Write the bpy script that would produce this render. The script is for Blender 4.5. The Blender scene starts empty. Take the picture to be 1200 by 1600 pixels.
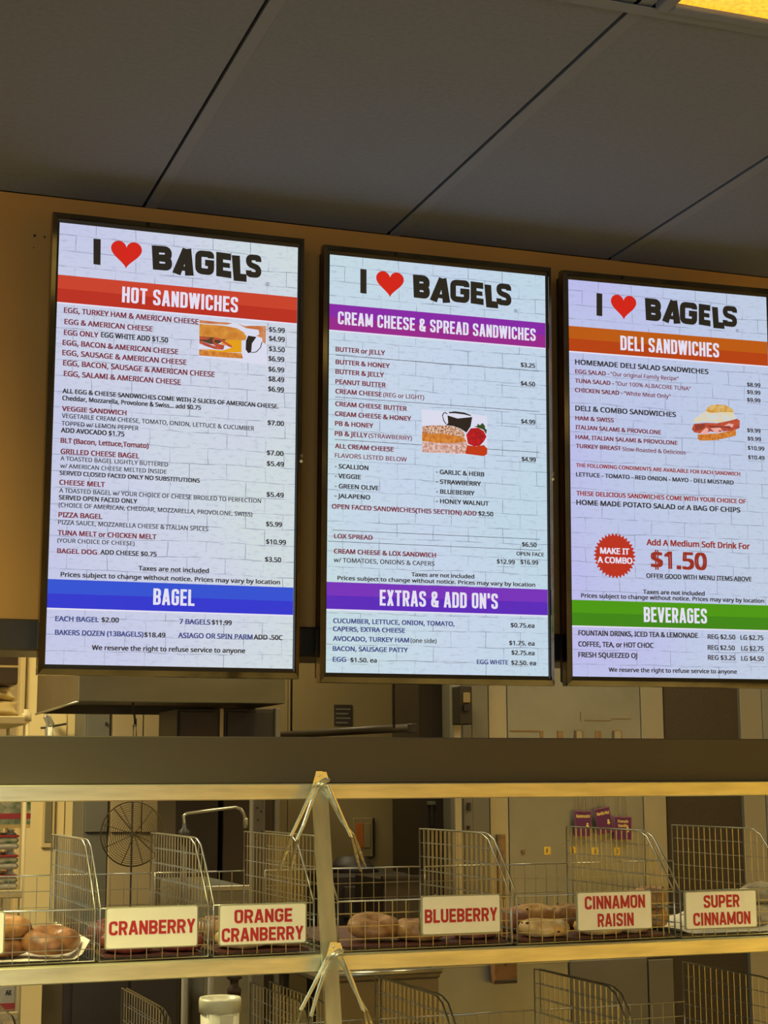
import bpy, math, random
from mathutils import Vector, Matrix
random.seed(7)
PI = math.pi
S = bpy.context.scene
COL = S.collection

# ------------------------------------------------------------------ camera
EYE = Vector((0.0, 0.0, 1.62))
F = 2541.4578
YAW, PITCH, ROLL = math.radians(19.59735), math.radians(9.365315), math.radians(-0.267399)
fw = Vector((math.sin(YAW) * math.cos(PITCH), math.cos(YAW) * math.cos(PITCH), math.sin(PITCH)))
rt0 = Vector((math.cos(YAW), -math.sin(YAW), 0)); up0 = rt0.cross(fw)
rt = rt0 * math.cos(ROLL) + up0 * math.sin(ROLL); up = -rt0 * math.sin(ROLL) + up0 * math.cos(ROLL)
cd = bpy.data.cameras.new('camera'); cam = bpy.data.objects.new('camera', cd); COL.objects.link(cam)
cd.sensor_fit = 'HORIZONTAL'; cd.sensor_width = 36.0; cd.lens = F * 36.0 / 1200.0
cd.clip_start = 0.05; cd.clip_end = 60
m4 = Matrix((rt, up, -fw)).transposed().to_4x4(); m4.translation = EYE
cam.matrix_world = m4
S.camera = cam

# ------------------------------------------------------------------ world, exposure, lamps
wd = bpy.data.worlds.new('world'); S.world = wd; wd.use_nodes = True
wd.node_tree.nodes['Background'].inputs[0].default_value = (0.5, 0.45, 0.35, 1)
wd.node_tree.nodes['Background'].inputs[1].default_value = 0.05
S.view_settings.view_transform = 'Standard'; S.view_settings.look = 'None'
S.view_settings.exposure = 0.0; S.view_settings.gamma = 1.0; S.view_settings.use_curve_mapping = False
S.cycles.use_denoising = True
S.cycles.max_bounces = 8
S.cycles.sample_clamp_indirect = 4.0

def lamp(name, loc, sx, sy, power, color, rot=(0, 0, 0), spread=180):
    l = bpy.data.lights.new(name, 'AREA'); l.shape = 'RECTANGLE'; l.size = sx; l.size_y = sy
    l.energy = power; l.color = color; l.spread = math.radians(spread)
    o = bpy.data.objects.new(name, l); o.location = loc; o.rotation_euler = rot; COL.objects.link(o); return o

CEIL = 2.921
WARM = (1.0, 0.91, 0.42)
FRONT_LAMPS = [(-0.21, 2.92, 26), (-0.5, 1.7, 75), (1.58, -0.65, 130), (-0.5, -0.65, 70), (3.4, 1.7, 120), (3.98, -0.65, 150), (3.4, -3.0, 120), (-1.7, 0.5, 60)]  # first entry is added out of view to brighten the lower left wall
KITCHEN_LAMPS = [(1.45, 4.35, 20), (3.1, 4.6, 19), (-0.35, 5.2, 92), (1.6, 6.2, 12)]
for x, y, e in FRONT_LAMPS:
    lamp('ceiling_lamp', (x, y, CEIL - 0.035), 0.5, 1.1, e, WARM, spread=108)
for x, y, e in KITCHEN_LAMPS:
    lamp('kitchen_lamp', (x, y, CEIL - 0.035), 0.5, 0.9, e, (1.0, 0.84, 0.50))
# added cool fill lamp behind the camera to brighten the ceiling
lamp('added_daylight_fill', (-1.35, -3.86, 1.45), 2.6, 1.5, 110, (0.80, 0.92, 1.0), rot=(PI / 2, 0, 0))

# ------------------------------------------------------------------ helpers
def P(px, py, Y):
    """photo pixel -> point of the room at depth Y"""
    d = fw + rt * ((px - 600) / F) - up * ((py - 800) / F)
    return EYE + d * (Y / d.y)

def tag(o, label=None, cat=None, group=None, kind=None):
    if label: o['label'] = label
    if cat: o['category'] = cat
    if group: o['group'] = group
    if kind: o['kind'] = kind
    return o

def empty(name, loc=(0, 0, 0), rot=(0, 0, 0), parent=None):
    o = bpy.data.objects.new(name, None); o.empty_display_size = 0.05
    o.location = loc; o.rotation_euler = rot; COL.objects.link(o)
    if parent: o.parent = parent
    return o

class MB:
    def __init__(s): s.v = []; s.f = []; s.m = []; s.sm = []
    def add(s, vs, fs, mi=0, smooth=False):
        b = len(s.v); s.v += [tuple(p) for p in vs]
        for f in fs: s.f.append(tuple(b + i for i in f)); s.m.append(mi); s.sm.append(smooth)
    def box(s, a, b, mi=0):
        x0, y0, z0 = a; x1, y1, z1 = b
        s.add([(x0, y0, z0), (x1, y0, z0), (x1, y1, z0), (x0, y1, z0), (x0, y0, z1), (x1, y0, z1), (x1, y1, z1), (x0, y1, z1)],
              [(0, 3, 2, 1), (4, 5, 6, 7), (0, 1, 5, 4), (1, 2, 6, 5), (2, 3, 7, 6), (3, 0, 4, 7)], mi)
    def bbox(s, a, b, bv=0.003, mi=0):
        """box with chamfered edges"""
        x0, y0, z0 = a; x1, y1, z1 = b; c = min(bv, (x1 - x0) * .4, (y1 - y0) * .4, (z1 - z0) * .4)
        vs = []; idx = {}
        for i, x in ((0, x0), (1, x1)):
            for j, y in ((0, y0), (1, y1)):
                for k, z in ((0, z0), (1, z1)):
                    sx, sy, sz = (1 - 2 * i) * c, (1 - 2 * j) * c, (1 - 2 * k) * c
                    idx[i, j, k, 'x'] = len(vs); vs.append((x, y + sy, z + sz))
                    idx[i, j, k, 'y'] = len(vs); vs.append((x + sx, y, z + sz))
                    idx[i, j, k, 'z'] = len(vs); vs.append((x + sx, y + sy, z))
        fs = []
        I = idx
        for i in (0, 1):
            q = [I[i, 0, 0, 'x'], I[i, 1, 0, 'x'], I[i, 1, 1, 'x'], I[i, 0, 1, 'x']]; fs.append(q if i else q[::-1])
            q = [I[0, i, 0, 'y'], I[1, i, 0, 'y'], I[1, i, 1, 'y'], I[0, i, 1, 'y']]; fs.append(q[::-1] if i else q)
            q = [I[0, 0, i, 'z'], I[1, 0, i, 'z'], I[1, 1, i, 'z'], I[0, 1, i, 'z']]; fs.append(q if i else q[::-1])
            for j in (0, 1):
                fs.append([I[0, i, j, 'y'], I[1, i, j, 'y'], I[1, i, j, 'z'], I[0, i, j, 'z']])
                fs.append([I[i, 0, j, 'x'], I[i, 1, j, 'x'], I[i, 1, j, 'z'], I[i, 0, j, 'z']])
                fs.append([I[i, j, 0, 'x'], I[i, j, 1, 'x'], I[i, j, 1, 'y'], I[i, j, 0, 'y']])
                for k in (0, 1): fs.append([I[i, j, k, 'x'], I[i, j, k, 'y'], I[i, j, k, 'z']])
        out = []
        cx, cy, cz = (x0 + x1) / 2, (y0 + y1) / 2, (z0 + z1) / 2
        for f in fs:   # orient outwards
            p = [Vector(vs[q]) for q in f[:3]]; n = (p[1] - p[0]).cross(p[2] - p[0])
            f = [q for q in f]
            if n.dot(p[0] - Vector((cx, cy, cz))) < 0: f = f[::-1]
            out.append(tuple(f))
        s.add(vs, out, mi)
    def tube(s, pts, r, n=6, mi=0, caps=True, closed=False):
        pts = [Vector(p) for p in pts]; N = len(pts)
        rs = r if isinstance(r, (list, tuple)) else [r] * N
        rings = []; prev = None
        for i, p in enumerate(pts):
            if closed: t = (pts[(i + 1) % N] - pts[i - 1]).normalized()
            elif i == 0: t = (pts[1] - p).normalized()
            elif i == N - 1: t = (p - pts[i - 1]).normalized()
            else: t = ((pts[i + 1] - p).normalized() + (p - pts[i - 1]).normalized()).normalized()
            if prev is None:
                a = Vector((0, 0, 1)) if abs(t.z) < .9 else Vector((1, 0, 0)); nrm = t.cross(a).normalized()
            else:
                nrm = (prev - t * prev.dot(t)).normalized()
            prev = nrm; bn = t.cross(nrm)
            rings.append([p + (nrm * math.cos(2 * PI * k / n + PI / n) + bn * math.sin(2 * PI * k / n + PI / n)) * rs[i] for k in range(n)])
        vs = [q for R_ in rings for q in R_]; fs = []
        for i in range(N if closed else N - 1):
            j = (i + 1) % N
            for k in range(n):
                fs.append((i * n + k, i * n + (k + 1) % n, j * n + (k + 1) % n, j * n + k))
        if caps and not closed: fs += [tuple(range(n))[::-1], tuple((N - 1) * n + k for k in range(n))]
        s.add(vs, fs, mi, smooth=n > 5)
    def lathe(s, prof, c=(0, 0, 0), n=24, mi=0):
        vs = []; fs = []; N = len(prof)
        for i in range(n):
            a = 2 * PI * i / n
            for r, z in prof: vs.append((c[0] + r * math.cos(a), c[1] + r * math.sin(a), c[2] + z))
        for i in range(n):
            j = (i + 1) % n
            for k in range(N - 1): fs.append((i * N + k, j * N + k, j * N + k + 1, i * N + k + 1))
        s.add(vs, fs, mi, smooth=True)
    def prism(s, poly, axis_from, axis_to, mi=0):
        """poly in (x,z), extruded along y"""
        n = len(poly)
        vs = [(x, axis_from, z) for x, z in poly] + [(x, axis_to, z) for x, z in poly]
        fs = [tuple(range(n)), tuple(range(2 * n - 1, n - 1, -1))]
        for i in range(n): j = (i + 1) % n; fs.append((i, i + n, j + n, j))
        s.add(vs, fs, mi)
    def build(s, name, mats, parent=None, loc=None, rot=None):
        me = bpy.data.meshes.new(name); me.from_pydata(s.v, [], s.f)
        if not isinstance(mats, (list, tuple)): mats = [mats]
        for m in mats: me.materials.append(m)
        if s.m:
            me.polygons.foreach_set('material_index', s.m); me.polygons.foreach_set('use_smooth', s.sm)
        me.update()
        o = bpy.data.objects.new(name, me); COL.objects.link(o)
        if parent: o.parent = parent
        if loc is not None: o.location = loc
        if rot is not None: o.rotation_euler = rot
        return o

def srgb(r, g, b):
    f = lambda c: (c / 255 / 12.92) if c / 255 <= .04045 else ((c / 255 + .055) / 1.055) ** 2.4
    return (f(r), f(g), f(b), 1)

def mat(name, rgb, rough=.5, metal=0.0, var=0.0, scale=8.0, rgb2=None, bump=0.0, stretch=None, spec=.5, coat=0.0, trans=0.0):
    """principled material whose colour drifts to rgb2 with noise"""
    m = bpy.data.materials.new(name); m.use_nodes = True; nt = m.node_tree
    b = nt.nodes['Principled BSDF']; c = srgb(*rgb)
    b.inputs['Base Color'].default_value = c; b.inputs['Roughness'].default_value = rough
    b.inputs['Metallic'].default_value = metal; b.inputs['Specular IOR Level'].default_value = spec
    b.inputs['Coat Weight'].default_value = coat; b.inputs['Transmission Weight'].default_value = trans
    if var or bump or rgb2:
        tc = nt.nodes.new('ShaderNodeTexCoord'); mp = nt.nodes.new('ShaderNodeMapping')
        if stretch: mp.inputs['Scale'].default_value = stretch
        nz = nt.nodes.new('ShaderNodeTexNoise'); nz.inputs['Scale'].default_value = scale; nz.inputs['Detail'].default_value = 5
        nt.links.new(tc.outputs['Object'], mp.inputs['Vector']); nt.links.new(mp.outputs['Vector'], nz.inputs['Vector'])
        c2 = srgb(*rgb2) if rgb2 else tuple(x * (1 - var) for x in c[:3]) + (1,)
        rp = nt.nodes.new('ShaderNodeValToRGB'); rp.color_ramp.elements[0].position = .35; rp.color_ramp.elements[1].position = .68
        rp.color_ramp.elements[0].color = c; rp.color_ramp.elements[1].color = c2
        nt.links.new(nz.outputs['Fac'], rp.inputs['Fac']); nt.links.new(rp.outputs['Color'], b.inputs['Base Color'])
        if bump:
            bp = nt.nodes.new('ShaderNodeBump'); bp.inputs['Strength'].default_value = bump; bp.inputs['Distance'].default_value = .002
            nt.links.new(nz.outputs['Fac'], bp.inputs['Height']); nt.links.new(bp.outputs['Normal'], b.inputs['Normal'])
    return m

def glow(name, rgb, strength=1.0, rgb2=None, scale=60, base=(8, 8, 8)):
    """a lit display pixel colour"""
    m = mat(name, base, rough=.35, spec=.3); nt = m.node_tree; b = nt.nodes['Principled BSDF']
    b.inputs['Emission Color'].default_value = srgb(*rgb); b.inputs['Emission Strength'].default_value = strength
    if rgb2:
        tc = nt.nodes.new('ShaderNodeTexCoord'); nz = nt.nodes.new('ShaderNodeTexNoise'); nz.inputs['Scale'].default_value = scale; nz.inputs['Detail'].default_value = 6
        rp = nt.nodes.new('ShaderNodeValToRGB'); rp.color_ramp.elements[0].position = .38; rp.color_ramp.elements[1].position = .62
        rp.color_ramp.elements[0].color = srgb(*rgb); rp.color_ramp.elements[1].color = srgb(*rgb2)
        nt.links.new(tc.outputs['Object'], nz.inputs['Vector']); nt.links.new(nz.outputs['Fac'], rp.inputs['Fac'])
        nt.links.new(rp.outputs['Color'], b.inputs['Emission Color'])
    return m

M = {}
M['ceiling'] = mat('ceiling_board', (105, 112, 126), .9, var=.12, scale=90, bump=.3)
M['tbar'] = mat('ceiling_runner_paint', (108, 114, 126), .85)
M['shade_gap'] = mat('dark_gap', (20, 18, 15), .9)
M['soffit'] = mat('ochre_wall_paint', (162, 118, 50), .75, var=.12, scale=3, bump=.15)
M['trim'] = mat('dark_bronze_trim', (62, 54, 40), .35, .6, var=.2, scale=6)
M['kwall'] = mat('kitchen_wall_paint', (170, 150, 105), .8, var=.12, scale=2)
M['kwall_dim'] = mat('brown_wall_panel', (134, 117, 74), .6, var=.15, scale=2)
M['room'] = mat('shop_wall_paint', (150, 134, 92), .8, var=.1, scale=2)
M['ochre_room'] = mat('golden_reflector_wall_paint', (222, 178, 78), .6, var=.1, scale=2)  # walls out of view, coloured golden to put gold reflections in the rails
M['floor'] = mat('quarry_tile_floor', (84, 70, 48), .5, var=.3, scale=5)
M['steel'] = mat('brushed_steel_rail', (222, 218, 174), .36, .74, var=.26, scale=7, bump=.25, stretch=(1, 8, 8))
M['post'] = mat('brushed_steel_post', (186, 184, 148), .42, .7, var=.2, scale=5, bump=.25, stretch=(8, 8, 1))
M['board'] = mat('brown_laminate', (76, 68, 42), .6, var=.12, scale=3)
M['deck'] = mat('shelf_steel', (110, 98, 76), .45, .6, var=.2, scale=6)
M['wire'] = mat('chromed_wire', (158, 158, 142), .3, .85)
M['wire_thick'] = mat('chromed_rim_wire', (172, 172, 154), .28, .85)
M['chrome'] = mat('polished_bezel_metal', (150, 138, 112), .12, 1.0, var=.35, scale=9)
M['tvblack'] = mat('black_screen_border', (30, 27, 22), .35)
M['tvback'] = mat('black_plastic', (22, 20, 18), .5)
M['tongs'] = mat('tongs_steel', (216, 218, 196), .26, .8)
M['sign'] = mat('cream_sign_plastic', (238, 236, 205), .35, var=.04, scale=30)
M['signedge'] = mat('sign_holder_frame', (150, 150, 118), .4)
M['signred'] = mat('red_sign_ink', (178, 28, 30), .5)
M['paper'] = mat('white_deli_paper', (232, 226, 205), .7, var=.08, scale=20)
M['tray'] = mat('dark_red_tray_liner', (92, 44, 30), .5, var=.3, scale=20)
M['cream'] = mat('cream_door_paint', (226, 204, 140), .55, var=.1, scale=3)
M['creamdk'] = mat('cream_frame_paint', (206, 182, 122), .55, var=.1, scale=3)
M['glassdk'] = mat('dim_door_glass', (118, 112, 84), .15, 0, spec=.8)
M['ssteel'] = mat('stainless_panel', (148, 150, 138), .42, .5, var=.22, scale=3.5, bump=.1)
M['ssteel2'] = mat('stainless_strip', (162, 160, 142), .36, .5, var=.1, scale=3)
M['mesh'] = mat('dark_perforated_sheet', (64, 54, 36), .6, var=.5, scale=260)
M['wire_dim'] = mat('dull_guard_wire', (96, 86, 52), .4, .4)
M['rust'] = mat('rusty_stain', (138, 108, 62), .8, var=.4, scale=40)
M['hood'] = mat('hood_steel', (114, 116, 98), .35, .7, var=.2, scale=3, stretch=(1, 3, 3))
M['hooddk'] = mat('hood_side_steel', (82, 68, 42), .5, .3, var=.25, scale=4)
M['black'] = mat('black_equipment', (38, 32, 24), .5, var=.3, scale=5)
M['dkbrown'] = mat('dark_brown_cabinet', (54, 44, 28), .5, var=.3, scale=3)
M['grey'] = mat('grey_laminate', (106, 102, 84), .6, var=.15, scale=3)
M['bucket'] = mat('white_tub_plastic', (226, 224, 190), .4)
M['bucketlid'] = mat('tub_lid_plastic', (206, 206, 172), .35)
M['wood'] = mat('brown_wood_block', (128, 92, 48), .6, var=.4, scale=25)
M['cloth'] = mat('beige_bag_paper', (214, 190, 120), .8, var=.2, scale=12, bump=.5)
M['pack_red'] = mat('red_pack_print', (170, 52, 44), .4)
M['pack_white'] = mat('clear_pack_plastic', (206, 204, 178), .25, var=.35, scale=30)
M['pack_green'] = mat('green_pack_print', (70, 112, 70), .5, rgb2=(208, 200, 164), scale=30)
M['pack_dark'] = mat('dark_pack', (70, 52, 42), .5, var=.3, scale=20)
M['shelfp'] = mat('cream_shelf_paint', (202, 186, 130), .5)
M['tagp'] = mat('purple_card', (92, 34, 84), .5)
M['tagedge'] = mat('purple_card_edge', (142, 74, 112), .5)
M['tagtxt'] = mat('yellow_card_print', (232, 206, 110), .5)
M['sticker'] = mat('yellow_sticker', (226, 192, 72), .5, var=.2, scale=80)
M['orange'] = mat('painted_orange_reflection', (170, 96, 40), .4)  # orange reflection painted as flat colour on the hatch pane
def bagel_mat(name, top, side, scale=30, fl=None):
    m = mat(name, top, .5, rgb2=side, scale=scale * 1.6, bump=1.0); return m
M['bg_tan'] = bagel_mat('bagel_crust_tan', (184, 138, 84), (136, 92, 48))
M['bg_brown'] = bagel_mat('bagel_crust_brown', (150, 100, 54), (96, 60, 32))
M['bg_gold'] = bagel_mat('bagel_crust_golden', (204, 160, 92), (164, 112, 56))
M['bg_pale'] = bagel_mat('bagel_crust_pale', (222, 196, 132), (190, 148, 84))
M['bg_red'] = bagel_mat('bagel_crust_cranberry', (168, 84, 62), (120, 42, 42))
M['bg_rose'] = bagel_mat('bagel_crust_blueberry', (176, 122, 92), (136, 84, 72))
M['raisin'] = mat('raisin_skin', (44, 20, 16), .4)
M['pastry'] = mat('grey_wrapped_pastry', (176, 166, 134), .6, var=.3, scale=25)

# display colours
DK = (44, 42, 38)
G = {'dark': glow('print_dark', (50, 48, 50)), 'plum': glow('print_plum', (122, 46, 58)), 'red': glow('print_red', (150, 46, 36)),
     'blue': glow('print_blue', (62, 72, 132)), 'white': glow('print_white', (226, 222, 240)), 'logo': glow('logo_black', (40, 36, 28)), 'heart': glow('heart_red', (208, 36, 24)),
     'band_red_light': glow('band_red_light', (200, 66, 44)), 'band_red': glow('band_red', (184, 48, 32)),
     'band_blue_light': glow('band_blue_light', (46, 80, 208)), 'band_blue': glow('band_blue', (44, 52, 204)),
     'band_purple_light': glow('band_purple_light', (134, 40, 164)), 'band_magenta': glow('band_magenta', (150, 40, 138)),
     'band_violet_light': glow('band_violet_light', (116, 48, 184)), 'band_violet': glow('band_violet', (88, 38, 184)),
     'band_orange_light': glow('band_orange_light', (186, 90, 20)), 'band_orange': glow('band_orange', (180, 66, 20)),
     'band_green_light': glow('band_green_light', (72, 150, 20)), 'band_green': glow('band_green', (58, 132, 24)),
     'pic_white': glow('picture_white', (216, 218, 236)), 'pic_bun': glow('picture_bun', (214, 150, 62), 1, (196, 118, 44), 50), 'pic_crust': glow('picture_crust', (190, 104, 52), 1, (206, 140, 96), 40),
     'pic_egg': glow('picture_egg', (226, 158, 24)), 'pic_brown': glow('picture_brown', (84, 62, 40)), 'pic_ham': glow('picture_ham', (196, 84, 52), 1, (170, 70, 60), 90),
     'pic_bun_low': glow('picture_bun_low', (216, 140, 60), 1, (188, 104, 40), 120), 'pic_cup': glow('picture_cup', (40, 34, 30)), 'pic_seed': glow('picture_seeds', (232, 206, 178), 1, (150, 66, 34), 260),
     'pic_cream': glow('picture_cream', (226, 196, 190), 1, (186, 124, 100), 160), 'pic_berry': glow('picture_berry', (196, 26, 34), 1, (150, 24, 30), 90), 'pic_berry_low': glow('picture_berry_low', (190, 56, 22)),
     'pic_leaf': glow('picture_leaf', (48, 74, 34)), 'pic_ham_light': glow('picture_ham_light', (232, 170, 160)), 'pic_ham_dark': glow('picture_ham_dark', (142, 60, 48)),
     'pic_crumb': glow('picture_crumb', (222, 206, 160), 1, (206, 210, 214), 90), 'pic_bun_top': glow('picture_bun_top', (206, 146, 44), 1, (218, 186, 120), 90)}

def screen_mat(name, ca, cb, cc):
    """lit display showing a white painted brick picture; ca..cc the tint from left to right"""
    m = mat(name, (10, 10, 10), .3, spec=.3); nt = m.node_tree; b = nt.nodes['Principled BSDF']; N = nt.nodes.new; L = nt.links.new
    tc = N('ShaderNodeTexCoord'); sp = N('ShaderNodeSeparateXYZ'); L(tc.outputs['Object'], sp.inputs[0])
    cx = N('ShaderNodeCombineXYZ'); L(sp.outputs['X'], cx.inputs['X']); L(sp.outputs['Z'], cx.inputs['Y'])
    nz = N('ShaderNodeTexNoise'); nz.inputs['Scale'].default_value = 9; nz.inputs['Detail'].default_value = 4; L(cx.outputs[0], nz.inputs['Vector'])
    va = N('ShaderNodeVectorMath'); va.operation = 'MULTIPLY_ADD'; va.inputs[1].default_value = (.012, .012, 0)
    L(nz.outputs['Color'], va.inputs[0]); L(cx.outputs[0], va.inputs[2])
    br = N('ShaderNodeTexBrick'); br.inputs['Scale'].default_value = 1; br.inputs['Brick Width'].default_value = .086; br.inputs['Row Height'].default_value = .0345
    br.inputs['Mortar Size'].default_value = .0009; br.inputs['Mortar Smooth'].default_value = .4; br.inputs['Bias'].default_value = 0
    br.inputs['Color1'].default_value = (0, 0, 0, 1); br.inputs['Color2'].default_value = (.25, .25, .25, 1); br.inputs['Mortar'].default_value = (1, 1, 1, 1)
    L(va.outputs[0], br.inputs['Vector'])
    nb = N('ShaderNodeTexNoise'); nb.inputs['Scale'].default_value = 22; nb.inputs['Detail'].default_value = 3; L(cx.outputs[0], nb.inputs['Vector'])
    rr = N('ShaderNodeValToRGB'); rr.color_ramp.elements[0].position = .36; rr.color_ramp.elements[1].position = .6; L(nb.outputs['Fac'], rr.inputs['Fac'])
    mm = N('ShaderNodeMath'); mm.operation = 'MULTIPLY'; L(br.outputs['Fac'], mm.inputs[0]); L(rr.outputs['Color'], mm.inputs[1])
    # fine plaster relief, stretched sideways
    mp = N('ShaderNodeMapping'); mp.inputs['Scale'].default_value = (1, 2.6, 1); L(cx.outputs[0], mp.inputs['Vector'])
    n2 = N('ShaderNodeTexNoise'); n2.inputs['Scale'].default_value = 55; n2.inputs['Detail'].default_value = 6; n2.inputs['Roughness'].default_value = .65; L(mp.outputs[0], n2.inputs['Vector'])
    r2 = N('ShaderNodeValToRGB'); r2.color_ramp.elements[0].position = .52; r2.color_ramp.elements[1].position = .72; L(n2.outputs['Fac'], r2.inputs['Fac'])
    # panel tint: slow drift
    n3 = N('ShaderNodeTexNoise'); n3.inputs['Scale'].default_value = 2.2; n3.inputs['Detail'].default_value = 1; L(cx.outputs[0], n3.inputs['Vector'])
    ad = N('ShaderNodeMath'); ad.operation = 'MULTIPLY_ADD'; ad.inputs[1].default_value = 1.0; L(sp.outputs['X'], ad.inputs[0]); L(n3.outputs['Fac'], ad.inputs[2])
    r3 = N('ShaderNodeValToRGB'); e = r3.color_ramp.elements; e[0].position = .45; e[0].color = srgb(*ca); e[1].position = 1.05 - .05; e[1].color = srgb(*cc)
    k = r3.color_ramp.elements.new(.72); k.color = srgb(*cb); L(ad.outputs[0], r3.inputs['Fac'])
    x1 = N('ShaderNodeMix'); x1.data_type = 'RGBA'; x1.inputs['B'].default_value = srgb(176, 184, 208); L(r3.outputs['Color'], x1.inputs['A'])
    s1 = N('ShaderNodeMath'); s1.operation = 'MULTIPLY'; s1.inputs[1].default_value = .62; L(r2.outputs['Color'], s1.inputs[0]); L(s1.outputs[0], x1.inputs['Factor'])
    x2 = N('ShaderNodeMix'); x2.data_type = 'RGBA'; x2.inputs['B'].default_value = srgb(128, 136, 158); L(x1.outputs['Result'], x2.inputs['A'])
    s2 = N('ShaderNodeMath'); s2.operation = 'MULTIPLY'; s2.inputs[1].default_value = .85; L(mm.outputs[0], s2.inputs[0]); L(s2.outputs[0], x2.inputs['Factor'])
    L(x2.outputs['Result'], b.inputs['Emission Color']); b.inputs['Emission Strength'].default_value = .90
    return m
SCREENS = [screen_mat('display_brick_one', (204, 208, 240), (214, 220, 240), (216, 228, 232)),
           screen_mat('display_brick_two', (204, 228, 236), (206, 222, 244), (200, 224, 240)),
           screen_mat('display_brick_three', (196, 196, 246), (198, 210, 240), (200, 214, 236))]

# lettering: a thin grotesque for the small print, with Blender's own face as fall-back
FONT = None
try:
    import os
    fp = os.path.join(bpy.utils.system_resource('DATAFILES'), 'fonts', 'NotoSansMath-Regular.woff2')
    if os.path.exists(fp): FONT = bpy.data.fonts.load(fp)
except Exception:
    FONT = None
_tc = {}
def text_mesh(s):
    if s in _tc: return _tc[s]
    c = bpy.data.curves.new('tmp', 'FONT'); c.body = s; c.size = 1.0; c.resolution_u = 2
    if FONT: c.font = FONT
    o = bpy.data.objects.new('tmp', c)
    me = bpy.data.meshes.new_from_object(o)
    vs = [(v.co.x, v.co.y) for v in me.vertices]; fs = [tuple(p.vertices) for p in me.polygons]
    bpy.data.objects.remove(o); bpy.data.curves.remove(c); bpy.data.meshes.remove(me)
    _tc[s] = (vs, fs); return _tc[s]
CAP = max(v[1] for v in text_mesh('H')[0])
def put_text(mb, s, u0, u1, v, cap, mi, y, weight=0.0, narrow=0.0):
    vs, fs = text_mesh(s)
    if not vs: return
    a = min(p[0] for p in vs); b = max(p[0] for p in vs); kx = (u1 - u0) / (b - a); ky = cap / CAP
    offs = [(0, 0)] if weight == 0 else [(-weight, -weight * .5), (weight, -weight * .5), (-weight, weight * .5), (weight, weight * .5)]
    for n_, (dx, dz) in enumerate(offs):
        mb.add([(u0 + (p[0] - a) * kx + dx * cap, y - n_ * .00002, v + p[1] * ky + dz * cap) for p in vs], fs, mi)

# condensed display face drawn with strokes: used for titles, signs and the logo
def rounded(pts, r, n=4):
    out = [pts[0]]
    for i in range(1, len(pts) - 1):
        p = Vector(pts[i]); a = (Vector(pts[i - 1]) - p); b = (Vector(pts[i + 1]) - p)
        ra = min(r, a.length * .5, b.length * .5); A = p + a.normalized() * ra; B = p + b.normalized() * ra
        for k in range(n + 1):
            t = k / n; out.append(tuple((A * (1 - t) ** 2) + (p * 2 * t * (1 - t)) + (B * t * t)))
    out.append(pts[-1]); return out
def stroke(mb, pts, t, place, mi, y, closed=False):
    P_ = [Vector(p) for p in pts]
    P_ = [p for i, p in enumerate(P_) if i == 0 or (p - P_[i - 1]).length > 1e-4]; n = len(P_); L_, R_ = [], []
    for i, p in enumerate(P_):
        if closed: d1 = (p - P_[i - 1]).normalized(); d2 = (P_[(i + 1) % n] - p).normalized()
        else:
            d1 = (p - P_[i - 1]).normalized() if i else (P_[1] - p).normalized()
            d2 = (P_[i + 1] - p).normalized() if i < n - 1 else d1
        n1 = Vector((-d1.y, d1.x)); n2 = Vector((-d2.y, d2.x)); m = n1 + n2
        if m.length < .2: m = n1
        m.normalize(); k = min(2.2, 1 / max(.35, m.dot(n1)))
        L_.append(p + m * t / 2 * k); R_.append(p - m * t / 2 * k)
    vs = [place(q.x, q.y, y) for q in L_] + [place(q.x, q.y, y) for q in R_]
    fs = [(i, (i + 1) % n, n + (i + 1) % n, n + i) for i in range(n if closed else n - 1)]
    mb.add(vs, fs, mi)
RND = None
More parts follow.
